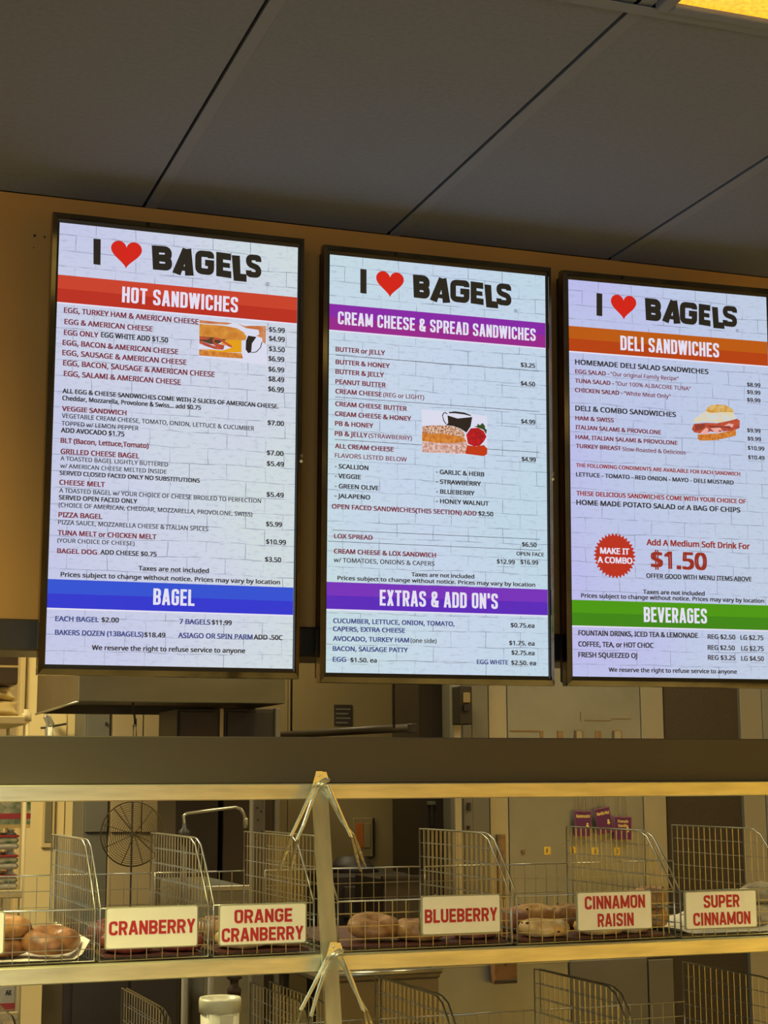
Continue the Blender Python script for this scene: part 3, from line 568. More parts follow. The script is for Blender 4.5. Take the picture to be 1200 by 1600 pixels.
PICS = [
(0, 'pic_white', [(0.3108, 0.7638), (0.4636, 0.7649), (0.4684, 0.6737), (0.3117, 0.6812)]),
(0, 'pic_bun', [(0.3118, 0.7546), (0.3469, 0.7556), (0.3737, 0.755), (0.3974, 0.7522), (0.4128, 0.7444), (0.4198, 0.7348), (0.4165, 0.7268), (0.3979, 0.7238), (0.3743, 0.7239), (0.3441, 0.7265), (0.3124, 0.7268)]),
(0, 'pic_crust', [(0.3117, 0.7634), (0.3501, 0.7628), (0.3736, 0.7635), (0.3871, 0.7623), (0.3737, 0.7584), (0.3118, 0.7563)]),
(0, 'pic_crust', [(0.3972, 0.7633), (0.4143, 0.759), (0.4457, 0.7622), (0.4637, 0.7632), (0.4634, 0.722), (0.4557, 0.7263), (0.4555, 0.7349), (0.4418, 0.7387), (0.4486, 0.7428), (0.4467, 0.7529), (0.4177, 0.7543)]),
(0, 'pic_egg', [(0.313, 0.699), (0.3514, 0.6942), (0.4085, 0.6979), (0.408, 0.7251), (0.3743, 0.7239), (0.3594, 0.7136), (0.3881, 0.7079), (0.3647, 0.6988)]),
(0, 'pic_brown', [(0.3124, 0.7268), (0.3441, 0.7265), (0.3743, 0.7239), (0.3511, 0.7111), (0.336, 0.7113), (0.3126, 0.7175)]),
(0, 'pic_ham', [(0.3126, 0.7175), (0.336, 0.7105), (0.3478, 0.7074), (0.3679, 0.7059), (0.3647, 0.7005), (0.3479, 0.7006), (0.3278, 0.7055), (0.3127, 0.7108)]),
(0, 'pic_ham', [(0.3124, 0.7263), (0.3374, 0.725), (0.3308, 0.7206), (0.3125, 0.7195)]),
(0, 'pic_ham', [(0.3417, 0.722), (0.3474, 0.7268), (0.3608, 0.7256), (0.3846, 0.7126), (0.3881, 0.707), (0.3796, 0.7084), (0.3576, 0.7219), (0.3475, 0.7223), (0.346, 0.7157), (0.3577, 0.7126), (0.3695, 0.7112), (0.3672, 0.7008), (0.3545, 0.7047), (0.3444, 0.7105)]),
(0, 'pic_bun_low', [(0.3127, 0.6973), (0.3514, 0.695), (0.4085, 0.6962), (0.4121, 0.6846), (0.365, 0.6836), (0.3124, 0.6834)]),
(0, 'pic_cup', [(0.4231, 0.7377), (0.4419, 0.7361), (0.4319, 0.7206), (0.4305, 0.7), (0.4238, 0.6977), (0.4177, 0.7056), (0.4182, 0.7261)]),
(0, 'pic_cup', [(0.454, 0.7262), (0.4557, 0.7246), (0.4525, 0.7123), (0.4424, 0.7011), (0.4305, 0.6986), (0.4314, 0.7004), (0.4415, 0.7028), (0.4508, 0.713)]),
(1, 'pic_white', [(0.2235, 0.6076), (0.3854, 0.602), (0.3854, 0.5068), (0.2239, 0.5064)]),
(1, 'pic_cup', [(0.287, 0.5966), (0.3117, 0.591), (0.3484, 0.5969), (0.3442, 0.5745), (0.3339, 0.5591), (0.3185, 0.5678), (0.3015, 0.5724), (0.2828, 0.5735), (0.2887, 0.5788)]),
(1, 'pic_cup', [(0.2895, 0.6042), (0.3048, 0.6074), (0.3287, 0.6061), (0.3459, 0.6008), (0.3442, 0.599), (0.3287, 0.6015), (0.3048, 0.6028), (0.2912, 0.6018)]),
(1, 'pic_cup', [(0.2734, 0.5957), (0.2768, 0.6024), (0.2827, 0.6037), (0.287, 0.6007), (0.2861, 0.599), (0.2819, 0.6015), (0.2776, 0.6), (0.2756, 0.5942), (0.2794, 0.583), (0.2845, 0.5769), (0.2828, 0.5755), (0.2768, 0.5829)]),
(1, 'pic_seed', [(0.2245, 0.5663), (0.2506, 0.5713), (0.2811, 0.5726), (0.3049, 0.5718), (0.3219, 0.5648), (0.3305, 0.5539), (0.3288, 0.5456), (0.3049, 0.5506), (0.2743, 0.5534), (0.249, 0.5509), (0.2246, 0.5517)]),
(1, 'pic_bun_low', [(0.2246, 0.5517), (0.249, 0.5509), (0.2743, 0.5534), (0.3049, 0.5506), (0.3288, 0.5456), (0.3348, 0.5379), (0.3049, 0.5327), (0.2609, 0.5306), (0.2247, 0.5323)]),
(1, 'pic_cream', [(0.2247, 0.5306), (0.2609, 0.5306), (0.3049, 0.5327), (0.3356, 0.5371), (0.3365, 0.5315), (0.3322, 0.51), (0.3186, 0.5083), (0.2248, 0.5067)]),
(1, 'pic_berry_low', [(0.3356, 0.5298), (0.3562, 0.5278), (0.3768, 0.5325), (0.3854, 0.5248), (0.385, 0.5117), (0.3768, 0.5063), (0.3305, 0.5091)]),
(1, 'pic_berry', [(0.3331, 0.5541), (0.3442, 0.5696), (0.363, 0.5725), (0.3768, 0.5652), (0.3837, 0.5526), (0.3768, 0.5406), (0.3665, 0.5301), (0.3527, 0.5276), (0.3373, 0.5332)]),
(1, 'pic_leaf', [(0.3527, 0.5751), (0.3605, 0.5764), (0.3613, 0.5819), (0.3673, 0.5785), (0.3734, 0.5844), (0.3794, 0.5785), (0.3803, 0.5712), (0.3846, 0.569), (0.3828, 0.5583), (0.3759, 0.5685), (0.363, 0.5725)]),
(2, 'pic_bun_low', [(0.337, 0.5916), (0.3629, 0.5944), (0.3919, 0.5974), (0.4415, 0.6096), (0.4419, 0.595), (0.4178, 0.5883), (0.3828, 0.5796), (0.3438, 0.5768), (0.3375, 0.581)]),
(2, 'pic_ham', [(0.3275, 0.6174), (0.3607, 0.622), (0.3896, 0.6224), (0.4261, 0.6313), (0.4459, 0.6371), (0.4531, 0.6329), (0.4519, 0.6142), (0.4327, 0.6064), (0.4094, 0.6037), (0.389, 0.5999), (0.3718, 0.6015), (0.3457, 0.5947), (0.3285, 0.5963), (0.3215, 0.6038)]),
(2, 'pic_ham_light', [(0.3443, 0.5959), (0.3604, 0.6101), (0.3675, 0.6065), (0.363, 0.5983), (0.3745, 0.5964), (0.36, 0.5929)]),
(2, 'pic_ham_light', [(0.3719, 0.6088), (0.398, 0.6123), (0.4094, 0.601), (0.3964, 0.6069), (0.3904, 0.5953)]),
(2, 'pic_ham_light', [(0.4083, 0.6169), (0.423, 0.6244), (0.436, 0.6225), (0.433, 0.6157), (0.4183, 0.6115)]),
(2, 'pic_ham_dark', [(0.3289, 0.6148), (0.3577, 0.6192), (0.3561, 0.6112), (0.3502, 0.6055), (0.3314, 0.6005)]),
(2, 'pic_ham_dark', [(0.3606, 0.6167), (0.3952, 0.6161), (0.4257, 0.6179), (0.4299, 0.6102), (0.4038, 0.6127), (0.372, 0.6108)]),
(2, 'pic_crumb', [(0.3261, 0.62), (0.3292, 0.6307), (0.3467, 0.6424), (0.3599, 0.6511), (0.3903, 0.653), (0.4339, 0.6544), (0.4438, 0.6403), (0.4422, 0.6369), (0.4187, 0.6295), (0.3896, 0.6238), (0.3608, 0.626)]),
(2, 'pic_bun_top', [(0.3599, 0.6511), (0.3659, 0.6621), (0.3761, 0.6667), (0.3936, 0.6698), (0.4139, 0.6691), (0.4312, 0.6622), (0.4383, 0.6533), (0.4135, 0.6518), (0.3902, 0.649), (0.3728, 0.6479)]),
]
# ------------------------------------------------------------------ the shop: floor, ceiling, walls
def struct(name, parent=None, build=None): ...
def sbox(name, a, b, m, parent=None, bv=0):
    mb = MB(); (mb.bbox(a, b, bv) if bv else mb.box(a, b)); o = mb.build(name, m, parent)
    if not parent: tag(o, kind='structure')
    return o
X0, X1, YB, YF = -3.05, 4.86, -3.95, 6.9
sbox('floor', (X0 - .1, YB - .1, -.05), (X1 + .1, YF + .1, 0), M['floor'])
WALL_LABELS = {}
w = sbox('wall_left', (X0 - .1, YB - .1, 0), (X0, YF + .1, 3.05), M['room'])
w = sbox('wall_right', (X1, YB - .1, 0), (X1 + .1, YF + .1, 3.05), M['ochre_room'])
# front wall, out of view, with an opening for the added window
fwall = tag(empty('wall_front', (0, YB, 0)), kind='structure')
for a, b in (((X0, -.1, 0), (-2.85, 0, 3.05)), ((.15, -.1, 0), (X1, 0, 3.05)), ((-2.85, -.1, 0), (.15, 0, .6)), ((-2.85, -.1, 2.3), (.15, 0, 3.05))):
    sbox('wall_panel', a, b, M['ochre_room'], fwall)
wn = tag(empty('added_window_1', (0, YB, 0)), kind='structure')  # window made up, out of view, to frame the fill lamp
for a, b in (((-2.85, -.08, .6), (-2.79, .02, 2.3)), ((.09, -.08, .6), (.15, .02, 2.3)), ((-1.38, -.08, .66), (-1.32, .02, 2.24)), ((-2.79, -.08, .6), (.09, .02, .66)), ((-2.79, -.08, 2.24), (.09, .02, 2.3))):
    sbox('added_window_frame', a, b, M['trim'], wn)
# the big ochre bulkhead that carries the menu screens, with its metal edge trim
sbox('wall_back', (X0, 3.55, 1.62 + .345), (X1, 3.72, 2.921), M['soffit'])
sbox('trim_1', (X0, 3.535, 1.62 + .277), (X1, 3.735, 1.62 + .345), M['trim'], bv=.004)
# two old screw holes in the ochre paint
mb = MB()
for px, py, r in ((54, 368.5, .0032), (69.5, 370.5, .0024), (52.5, 387, .0014)):
    p = P(px, py, 3.55); mb.tube([(p.x, 3.5505, p.z), (p.x, 3.5485, p.z)], r, 10)
wb = bpy.data.objects['wall_back']; mb.build('screw_hole', M['dkbrown'], wb)
# kitchen back wall
sbox('wall_kitchen', (X0, YF, 0), (X1, YF + .1, 3.05), M['kwall'])

ceil = tag(empty('ceiling', (0, 0, CEIL)), kind='structure')
GX = [1.277 + .595 * k for k in range(-7, 6)]; GY = [2.317 + 1.203 * k for k in range(-5, 2)]
GXA = [X0] + [g for g in GX if X0 + .05 < g < X1 - .05] + [X1]; GYA = [YB] + [g for g in GY if YB + .05 < g < 3.4] + [3.549]
LIGHTCELLS = []
tile_me = {}
LY = [(FRONT_LAMPS[i][0], FRONT_LAMPS[i][1]) for i in range(len(FRONT_LAMPS))] + [(1.575, 1.7)]
cells = []
for i in range(len(GXA) - 1):
    for j in range(len(GYA) - 1):
        x0, x1, y0, y1 = GXA[i], GXA[i + 1], GYA[j], min(GYA[j + 1], 3.55)
        lit = any(x0 < lx < x1 and y0 < ly < y1 for lx, ly in LY)
        if lit: LIGHTCELLS.append((x0, x1, y0, y1)); continue
        key = (round(x1 - x0, 3), round(y1 - y0, 3))
        if key not in tile_me:
            mb = MB(); g = .004
            mb.bbox((g, g, 0), (key[0] - g, key[1] - g, .016), .002); o = mb.build('ceiling_tile', M['ceiling'], ceil); tile_me[key] = o
        else:
            o = tile_me[key].copy(); COL.objects.link(o)
        o.location = (x0, y0, 0.0)
mb = MB(); mb.box((X0, YB, .018), (X1, YF, .05)); mb.build('ceiling_deck', M['shade_gap'], ceil)
# slim runners: each shows as a pale strip beside the tile joint
for g in GXA[1:-1]:
    mb = MB(); mb.bbox((g + .001, YB, -.0018), (g + .028, 3.545, -.0003), .0012); mb.build('ceiling_runner', M['tbar'], ceil)
for g in GYA[1:-1]:
    mb = MB(); mb.bbox((X0, g - .030, -.0065), (X1, g, -.0052), .0005); mb.build('cross_runner', M['tbar'], ceil)
# kitchen ceiling
sbox('ceiling_kitchen', (X0, 3.73, CEIL), (X1, YF, CEIL + .03), M['ceiling'])

def light_mat():
    m = mat('ceiling_diffuser', (240, 190, 90), .4); nt = m.node_tree; b = nt.nodes['Principled BSDF']; N = nt.nodes.new; L = nt.links.new
    tc = N('ShaderNodeTexCoord'); vo = N('ShaderNodeTexVoronoi'); vo.inputs['Scale'].default_value = 120
    rp = N('ShaderNodeValToRGB'); rp.color_ramp.elements[0].color = (1.5, .70, .045, 1); rp.color_ramp.elements[1].color = (.95, .40, .02, 1)
    rp.color_ramp.elements[1].position = .8
    L(tc.outputs['Object'], vo.inputs['Vector']); L(vo.outputs['Distance'], rp.inputs['Fac']); L(rp.outputs['Color'], b.inputs['Emission Color'])
    b.inputs['Emission Strength'].default_value = 1.0; return m
M['diffuser'] = light_mat()
M['diffuser_far'] = glow('far_diffuser', (255, 226, 140), .6)
for n_, (x0, x1, y0, y1) in enumerate(LIGHTCELLS):
    seen = abs((x0 + x1) / 2 - 1.575) < .1 and y1 > 2.2
    t = empty('ceiling_light', ((x0 + x1) / 2, (y0 + y1) / 2, CEIL))
    tag(t, 'glowing amber ceiling light panel set in the grey ceiling tiles' if seen else 'amber ceiling light panel farther out over the shop floor, row at y %.1f' % y0, 'light')
    t['label'] = 'glowing amber ceiling light panel set in the grey ceiling tiles' if seen else 'amber ceiling light panel over the shop floor, beyond the view'
    if not seen: t['group'] = 'ceiling lights over the shop floor'
    hx, hy = (x1 - x0) / 2, (y1 - y0) / 2
    mb = MB()
    for a, b in (((-hx + .031, -hy, -.012), (-hx + .055, hy - .031, .012)), ((hx - .024, -hy, -.012), (hx, hy - .031, .012)), ((-hx + .055, -hy, -.012), (hx - .024, -hy + .024, .012)), ((-hx + .055, hy - .055, -.012), (hx - .024, hy - .031, .012))):
        mb.bbox(a, b, .002)
    mb.build('light_frame', M['tbar'], t)
    mb = MB(); mb.box((-hx + .055, -hy + .024, -.004), (hx - .024, hy - .055, .004)); mb.build('diffuser', M['diffuser'] if seen else M['diffuser_far'], t)

# ------------------------------------------------------------------ menu screens
W, H = .5353, .9516
TILT = math.radians(1.7683276)
TV = [((.47181637, .24183811), .37516481), ((1.08486633, .23517506), 1.24122685), ((1.68771389, .23691464), 2.79531127)]
TVL = ['upright menu screen with red HOT SANDWICHES heading and blue BAGEL band', 'upright menu screen with purple CREAM CHEESE and EXTRAS bands', 'upright menu screen with orange DELI SANDWICHES heading and green BEVERAGES band']
INK = ['dark', 'plum', 'red', 'blue', 'white']
def ring_faces(a, b): return [(a + i, a + (i + 1) % 4, b + (i + 1) % 4, b + i) for i in range(4)]
for i, ((tx, tz), yw) in enumerate(TV):
    tv = empty('menu_screen', (tx, 3.4361, 1.62 + tz), (TILT, 0, -math.radians(yw)))
    tag(tv, TVL[i], 'screen', 'menu screens under the ceiling')
    mb = MB(); mb.box((-.003, 0, -.003), (W + .003, .012, H + .003)); scr = mb.build('display_panel', SCREENS[i], tv)
    # bezel: black inner strip, polished chamfer, deep side
    def rect(ex, ez, y): return [(-ex, y, -ez), (W + ex, y, -ez), (W + ex, y, H + ez), (-ex, y, H + ez)]
    mb = MB(); mb.add(rect(.0, .0, -.0012) + rect(.0045, .0085, -.0025), ring_faces(4, 0)); mb.build('inner_border', M['tvblack'], tv)
    mb = MB()
    R_ = [rect(.0045, .0085, -.0025), rect(.0055, .0095, -.009), rect(.0145, .0215, -.003), rect(.0155, .0225, .004), rect(.0155, .0225, .022)]
    mb.add([p for r in R_ for p in r], sum([ring_faces((k + 1) * 4, k * 4) for k in range(4)], [])); mb.build('bezel', M['chrome'], tv)
    mb = MB(); mb.bbox((-.012, .0225, -.018), (W + .012, .052, H + .018), .008); mb.build('rear_housing', M['tvback'], tv)
    mb = MB(); mb.bbox((W / 2 - .1, .053, H / 2 - .1), (W / 2 + .1, .085, H / 2 + .1), .004); mb.build('wall_mount', M['tvback'], tv)
    # maker's mark on the right side strip
    mb = MB(); vs, fs = text_mesh('LG'); c = .0085
    mb.add([(W + .0145 - p[1] * c * 1.1, -.0105 + .00, .4685 + p[0] * c) for p in vs], fs)
    mb.tube([(W + .0115, -.0095, .460), (W + .0115, -.0106, .460)], .0036, 12)
    mb.build('maker_mark', M['bucket'], tv)
    # title bands
    for (bi, v1, v0, c1, c2) in BANDS:
        if bi != i: continue
        vm = (v0 + v1) / 2
        mb = MB(); mb.box((0, -.0005, vm), (W, -.0001, v1), 0); mb.box((0, -.0005, v0), (W, -.0001, vm), 1)
        mb.box((0, -.0004, v0 - .0032), (W, -.0001, v0), 2)
        mb.build('title_band', [G[c1], G[c2], G['white']], scr)
    for (bi, s, u0, u1, v, cap, kd, col) in TITLES:
        if bi == i: mb = MB(); put_strokes(mb, s, u0, u1, v, cap, 0, -.0008, t=.15, base=.40, gap=.07); mb.build('title_lettering', G['white'], scr)
    # logo
    mb = MB()
    for (bi, ch, q) in LOGO:
        if bi != i: continue
        mb = MB()
        (ax, az), (bx, bz), (cx, cz), (dx, dz) = q[0:2], q[2:4], q[4:6], q[6:8]
        if ch != 'I':
            g_ = .0009; ax += g_; cx += g_; bx -= g_; dx -= g_
        wN = ((bx - ax) + (dx - cx)) / 2 / max(.01, ((az - cz) + (bz - dz)) / 2)
        def pl(a, b_, yy, q=(ax, az, bx, bz, cx, cz, dx, dz), wN=wN):
            s = a / wN; ax, az, bx, bz, cx, cz, dx, dz = q
            tx_, tz_ = ax + (bx - ax) * s, az + (bz - az) * s; ux, uz = cx + (dx - cx) * s, cz + (dz - cz) * s
            return (ux + (tx_ - ux) * b_, yy, uz + (tz_ - uz) * b_)
        tk = wN if ch == 'I' else {'S': .25, 'G': .265, 'B': .28, 'E': .28, 'L': .30, 'A': .30}[ch]
        if ch == 'A':
            for nn, g in enumerate([[(tk * .45, 0), (wN / 2 + .02, 1)], [(wN - tk * .45, 0), (wN / 2 + .08, 1)], [(wN * .3, .24), (wN * .8, .24)]]): stroke(mb, g, tk if nn < 2 else .17, pl, 0, -.0008 - nn * .00001)
        else:
            for nn, g in enumerate(glyph(ch, wN, tk)):
                if ch in 'BGES' and nn >= 0 and ch == 'E' and nn == 2: stroke(mb, g, .2, pl, 0, -.0008 - nn * .00001)
                else: stroke(mb, g, tk, pl, 0, -.0008 - nn * .00001)
        mb.build('logo_letter', G['logo'], scr)
    mb = MB()
    ux = {0: .4656, 1: .4588, 2: .4523}[i]; rc = .0036
    stroke(mb, [(rc * math.cos(2 * PI * k / 16), rc * math.sin(2 * PI * k / 16)) for k in range(16)], .0008, lambda x, z, yy: (ux + x, yy, .8597 + z), 0, -.0008, closed=True)
    put_text(mb, 'R', ux - .0014, ux + .0016, .8577, .004, 0, -.00081)
    mb.build('registered_mark', G['logo'], scr)
    for (bi, u0, u1, v0, v1) in HEARTS:
        if bi != i: continue
        mb = MB(); pts = []
        for k in range(40):
            a = 2 * PI * k / 40; x = 16 * math.sin(a) ** 3; z = 13 * math.cos(a) - 5 * math.cos(2 * a) - 2 * math.cos(3 * a) - math.cos(4 * a)
            pts.append(((u0 + u1) / 2 + x / 32 * (u1 - u0), v0 + (z + 17) / 29.2 * (v1 - v0)))
        mb.prism(pts, -.0008, -.0002); mb.build('red_heart', G['heart'], scr)
    # the food photograph shown on the screen
    mb = MB(); ms = []; k_ = 0
    for (bi, col, pts) in PICS:
        if bi != i: continue
        if col not in ms: ms.append(col)
        k_ += 1; yy = -.0003 - .00006 * k_
        mb.add([(x, yy, z) for x, z in pts], [tuple(range(len(pts)))], ms.index(col))
    mb.build('food_picture', [G[c] for c in ms], scr)
    # menu text, rules
    mb = MB()
    for (bi, s, u0, u1, v, cap, st, col) in TEXTS:
        if bi != i: continue
        big = cap > .02
        put_text(mb, s, u0, u1, v, cap, INK.index(col), -.0024 if col == 'white' else -.0007, weight={'b': .062, 'a': .055, 'm': .03}[st] if not big else .07)
    for (bi, u0, u1, v, th) in RULES:
        if bi == i: mb.box((u0, -.0006, v - th / 2), (u1, -.0001, v + th / 2), 0)
    mb.build('menu_lettering', [G[k] for k in INK], scr)
    if i == 2:
        mb = MB(); cx, cz, n = .1115, .2864, 34
        pts = [(cx + (.055 if k % 2 == 0 else .0475) * math.cos(PI * k / n), cz + (.055 if k % 2 == 0 else .0475) * math.sin(PI * k / n)) for k in range(2 * n)]
        vs = [(x, -.0012, z) for x, z in pts] + [(cx, -.0012, cz)]
        mb.add(vs, [(k, (k + 1) % (2 * n), 2 * n) for k in range(2 * n)]); mb.build('combo_starburst', G['band_red'], scr)

# ------------------------------------------------------------------ bread rack
ZE = 1.62
rack = tag(empty('bread_rack', (.9865, 3.3, 0)), 'brushed steel bagel rack with a leaning centre post and three long rails', 'rack')
RL = (.9865, 3.3, 0)
def rk(name, mb, m): return mb.build(name, m, rack, loc=(-RL[0], -RL[1], -RL[2]))
def yf(z): return 3.165 + (z - ZE) * .205      # front face of the leaning post at height z
XA, XB = -.35, 3.05
mb = MB(); mb.bbox((XA, 3.205, ZE - .006), (XB, 3.22, ZE + .088), .002); rk('fascia_board', mb, M['board'])
for zt in (ZE - .006, ZE - .335, ZE - .664):
    y = yf(zt) + .012
    mb = MB(); mb.bbox((XA, y, zt - .0315), (XB, y + .03, zt), .002); rk('shelf_rail', mb, M['steel'])
    mb = MB(); mb.box((XA, y + .03, zt - .012), (XB, y + .56, zt - .008)); 
    if zt < ZE - .1: rk('shelf_deck', mb, M['deck'])
for x, top in ((.9875, -.012), (XA + .02, .09), (XB - .02, .09)):
    mb = MB(); z1 = ZE + top; 
    hw = .0155
    a = [(x - hw, yf(0), 0), (x + hw, yf(0), 0), (x + hw, yf(0) + .011, 0), (x - hw, yf(0) + .011, 0), (x - hw, yf(z1), z1), (x + hw, yf(z1), z1), (x + hw, yf(z1) + .011, z1), (x - hw, yf(z1) + .011, z1)]
    mb.add(a, [(0, 3, 2, 1), (4, 5, 6, 7), (0, 1, 5, 4), (1, 2, 6, 5), (2, 3, 7, 6), (3, 0, 4, 7)])
    rk('upright_post', mb, M['post'])
for x in (XA + .02, XB - .02):
    mb = MB(); mb.bbox((x - .015, 3.70, 0), (x + .015, 3.73, ZE + .09), .002); rk('rear_post', mb, M['post'])
    for zt in (ZE + .07, ZE - .34, ZE - .67):
        mb = MB(); mb.bbox((x - .012, yf(zt) + .012, zt - .03), (x + .012, 3.70, zt - .008), .002); rk('side_brace', mb, M['post'])

# ------------------------------------------------------------------ wire baskets
def basket(x0, w, yfr, zb, label, yaw=-1.6, depth=.49, cols=None, group='wire bagel baskets on the rack', hs=.222, hf=.098, hb=.135):
    t = empty('wire_basket', (x0, yfr, zb), (0, 0, -math.radians(yaw))); tag(t, label, 'basket', group)
    r, R2 = .00105, .0019
    n = cols or max(4, round(w / .0295))
    def panel(name, y, h, rows, lean=0):
        mb = MB()
        for k in range(1, n): x = w * k / n; mb.tube([(x, y, 0), (x, y + lean, h)], r, 4)
        for k in range(1, rows): z = h * k / rows; mb.tube([(0, y + lean * k / rows + .002, z), (w, y + lean * k / rows + .002, z)], r, 4)
        mb.build(name + '_grille', M['wire'], t)
        mb = MB(); mb.tube([(0, y, .002), (0, y + lean, h), (w, y + lean, h), (w, y, .002)], R2, 6, closed=True); mb.build(name + '_rim', M['wire_thick'], t)
    panel('front', 0, hf, 4); panel('back', depth, hb, 4)
    for x in (0.001, w - .001):
        yc = .135; mb = MB(); m_ = 20
        out = [(x, 0, .002), (x, 0, hf), (x, .045 * .9, hf + (hs - hf) * .38), (x, yc * .78, hs - .012), (x, yc, hs - .002), (x, yc + .02, hs), (x, depth, hs), (x, depth, .002)]
        def top(y):
            for a, b in zip(out[1:-2], out[2:-1]):
                if a[1] <= y <= b[1] and b[1] > a[1]: return a[2] + (b[2] - a[2]) * (y - a[1]) / (b[1] - a[1])
            return hs
        for k in range(1, m_): y = depth * k / m_; mb.tube([(x, y, 0), (x, y, top(y))], r, 4)
        for k in range(1, 7):
            z = hs * k / 7; ys = 0
            if z > hf:
                for q in range(60):
                    if top(depth * q / 120) >= z: ys = depth * q / 120; break
            mb.tube([(x + .002, ys, z), (x + .002, depth, z)], r, 4)
        mb.build('side_grille', M['wire'], t)
        mb = MB(); mb.tube(out, R2, 6, closed=True); mb.build('side_rim', M['wire_thick'], t)
    mb = MB()
    for k in range(1, n): x = w * k / n; mb.tube([(x, 0, .001), (x, depth, .001)], r, 4)
    for k in range(0, 17): y = depth * k / 16; mb.tube([(0, y, .003), (w, y, .003)], r, 4)
    mb.build('floor_grille', M['wire'], t)
    return t
ZB = ZE - .335
B = [(.327, .2135, 'wire basket at the far left of the upper shelf, holding tan bagels on paper'), (.548, .211, 'wire basket behind the CRANBERRY sign'), (.767, .205, 'wire basket behind the ORANGE CRANBERRY sign, beside the post'),
     (1.018, .380, 'wide wire basket behind the BLUEBERRY sign, beside the post'), (1.405, .374, 'wide wire basket behind the CINNAMON RAISIN sign'), (1.786, .282, 'wire basket behind the SUPER CINNAMON sign')]
for x, w, lb in B: basket(x, w, 3.145, ZB + .0, lb)
ZC = ZE - .664
for x, w, lb in [(.405, .284, 'lower shelf wire basket at the left, in front of the cream door'), (.696, .276, 'lower shelf wire basket just left of the centre post'), (1.012, .25, 'lower shelf wire basket just right of the centre post'),
                 (1.27, .387, 'lower shelf wire basket in front of the plain steel cabinet'), (1.664, .386, 'lower shelf wire basket at the far right')]:
    basket(x, w, 3.08, ZC, lb, hs=.228)

# ------------------------------------------------------------------ flavour signs
def sign(x0, z0, w, h, lines, label, rot=0.0, shift=0):
    global RND
    t = empty('flavour_sign', (x0, 3.130, z0), (0, rot, 0)); tag(t, label, 'sign', 'flavour signs on the wire baskets')
    def rr(e, r=.004):
        pts = []
        for cx, cz, a0 in ((w - r, r, -90), (w - r, h - r, 0), (r, h - r, 90), (r, r, 180)):
            for k in range(4):
                a = math.radians(a0 + 30 * k); pts.append((cx + (r - e) * math.cos(a), cz + (r - e) * math.sin(a)))
        return pts
    mb = MB(); mb.prism([(w / 2 + (x - w / 2) * 1.0, z) for x, z in rr(0)], .0, .004); mb.build('sign_holder', M['signedge'], t)
    mb = MB(); mb.prism([(w / 2 + (x - w / 2) * (w - .005) / w, h / 2 + (z - h / 2) * (h - .005) / h) for x, z in rr(0)], -.0022, .0); mb.build('sign_plate', M['sign'], t)
    mb = MB()
    for (s, u0, u1, v, cap) in lines:
        RND = .27; put_strokes(mb, s, u0 * w, u1 * w, v * h, cap * h, 0, -.0028, t=.19, base=.60, gap=.075); RND = None
    mb.build('sign_lettering', M['signred'], t)
    # wire hook clips behind
    mb = MB()
    for x in (w * .2, w * .8): mb.tube([(x, .004, h - .006), (x, .012, h + .001), (x, .0175, h - .004)], .0012, 5)
    mb.build('sign_clip', M['wire'], t)
SG = [(.556, -.311, .1775, .0775, [('CRANBERRY', .035, .965, .34, .33)], 'cream sign reading CRANBERRY in red capitals'),
      (.774, -.3125, .1755, .0775, [('ORANGE', .17, .83, .54, .33), ('CRANBERRY', .03, .96, .10, .33)], 'cream sign reading ORANGE CRANBERRY on two lines'),
      (1.190, -.3070, .172, .0775, [('BLUEBERRY', .035, .955, .31, .345)], 'cream sign reading BLUEBERRY in red capitals'),
      (1.5345, -.3110, .175, .080, [('CINNAMON', .10, .905, .55, .335), ('RAISIN', .265, .745, .10, .335)], 'cream sign reading CINNAMON RAISIN on two lines'),
      (1.7885, -.3165, .176, .080, [('SUPER', .255, .755, .555, .33), ('CINNAMON', .105, .90, .10, .335)], 'cream sign reading SUPER CINNAMON on two lines'),
      (.199, -.3115, .172, .077, [], 'blank-edged cream sign cut by the left edge of the picture')]
for x, z, w, h, ln, lb in SG: sign(x, ZE + z, w, h, ln, lb)

# ------------------------------------------------------------------ bagels, liners
def bagel_mesh(R, r, h, seed):
    rnd = random.Random(seed); vs = []; fs = []; A, Bn = 30, 14; ph = [rnd.uniform(0, 6.28) for _ in range(6)]
    for i in range(A):
        a = 2 * PI * i / A; wob = 1 + .02 * math.sin(2 * a + ph[0]) + .015 * math.sin(3 * a + ph[1]); rw = r * (1 + .04 * math.sin(2 * a + ph[2]) + .03 * math.sin(5 * a + ph[3]))
        for j in range(Bn):
            b = 2 * PI * j / Bn; x = R * wob + rw * math.cos(b); z = h / 2 * math.sin(b) * (1 + .05 * math.sin(3 * a + ph[4]))
            if z < 0: z *= .88
            vs.append((x * math.cos(a), x * math.sin(a), z + h / 2 * .88))
    for i in range(A):
        for j in range(Bn): fs.append((i * Bn + j, ((i + 1) % A) * Bn + j, ((i + 1) % A) * Bn + (j + 1) % Bn, i * Bn + (j + 1) % Bn))
    return vs, fs
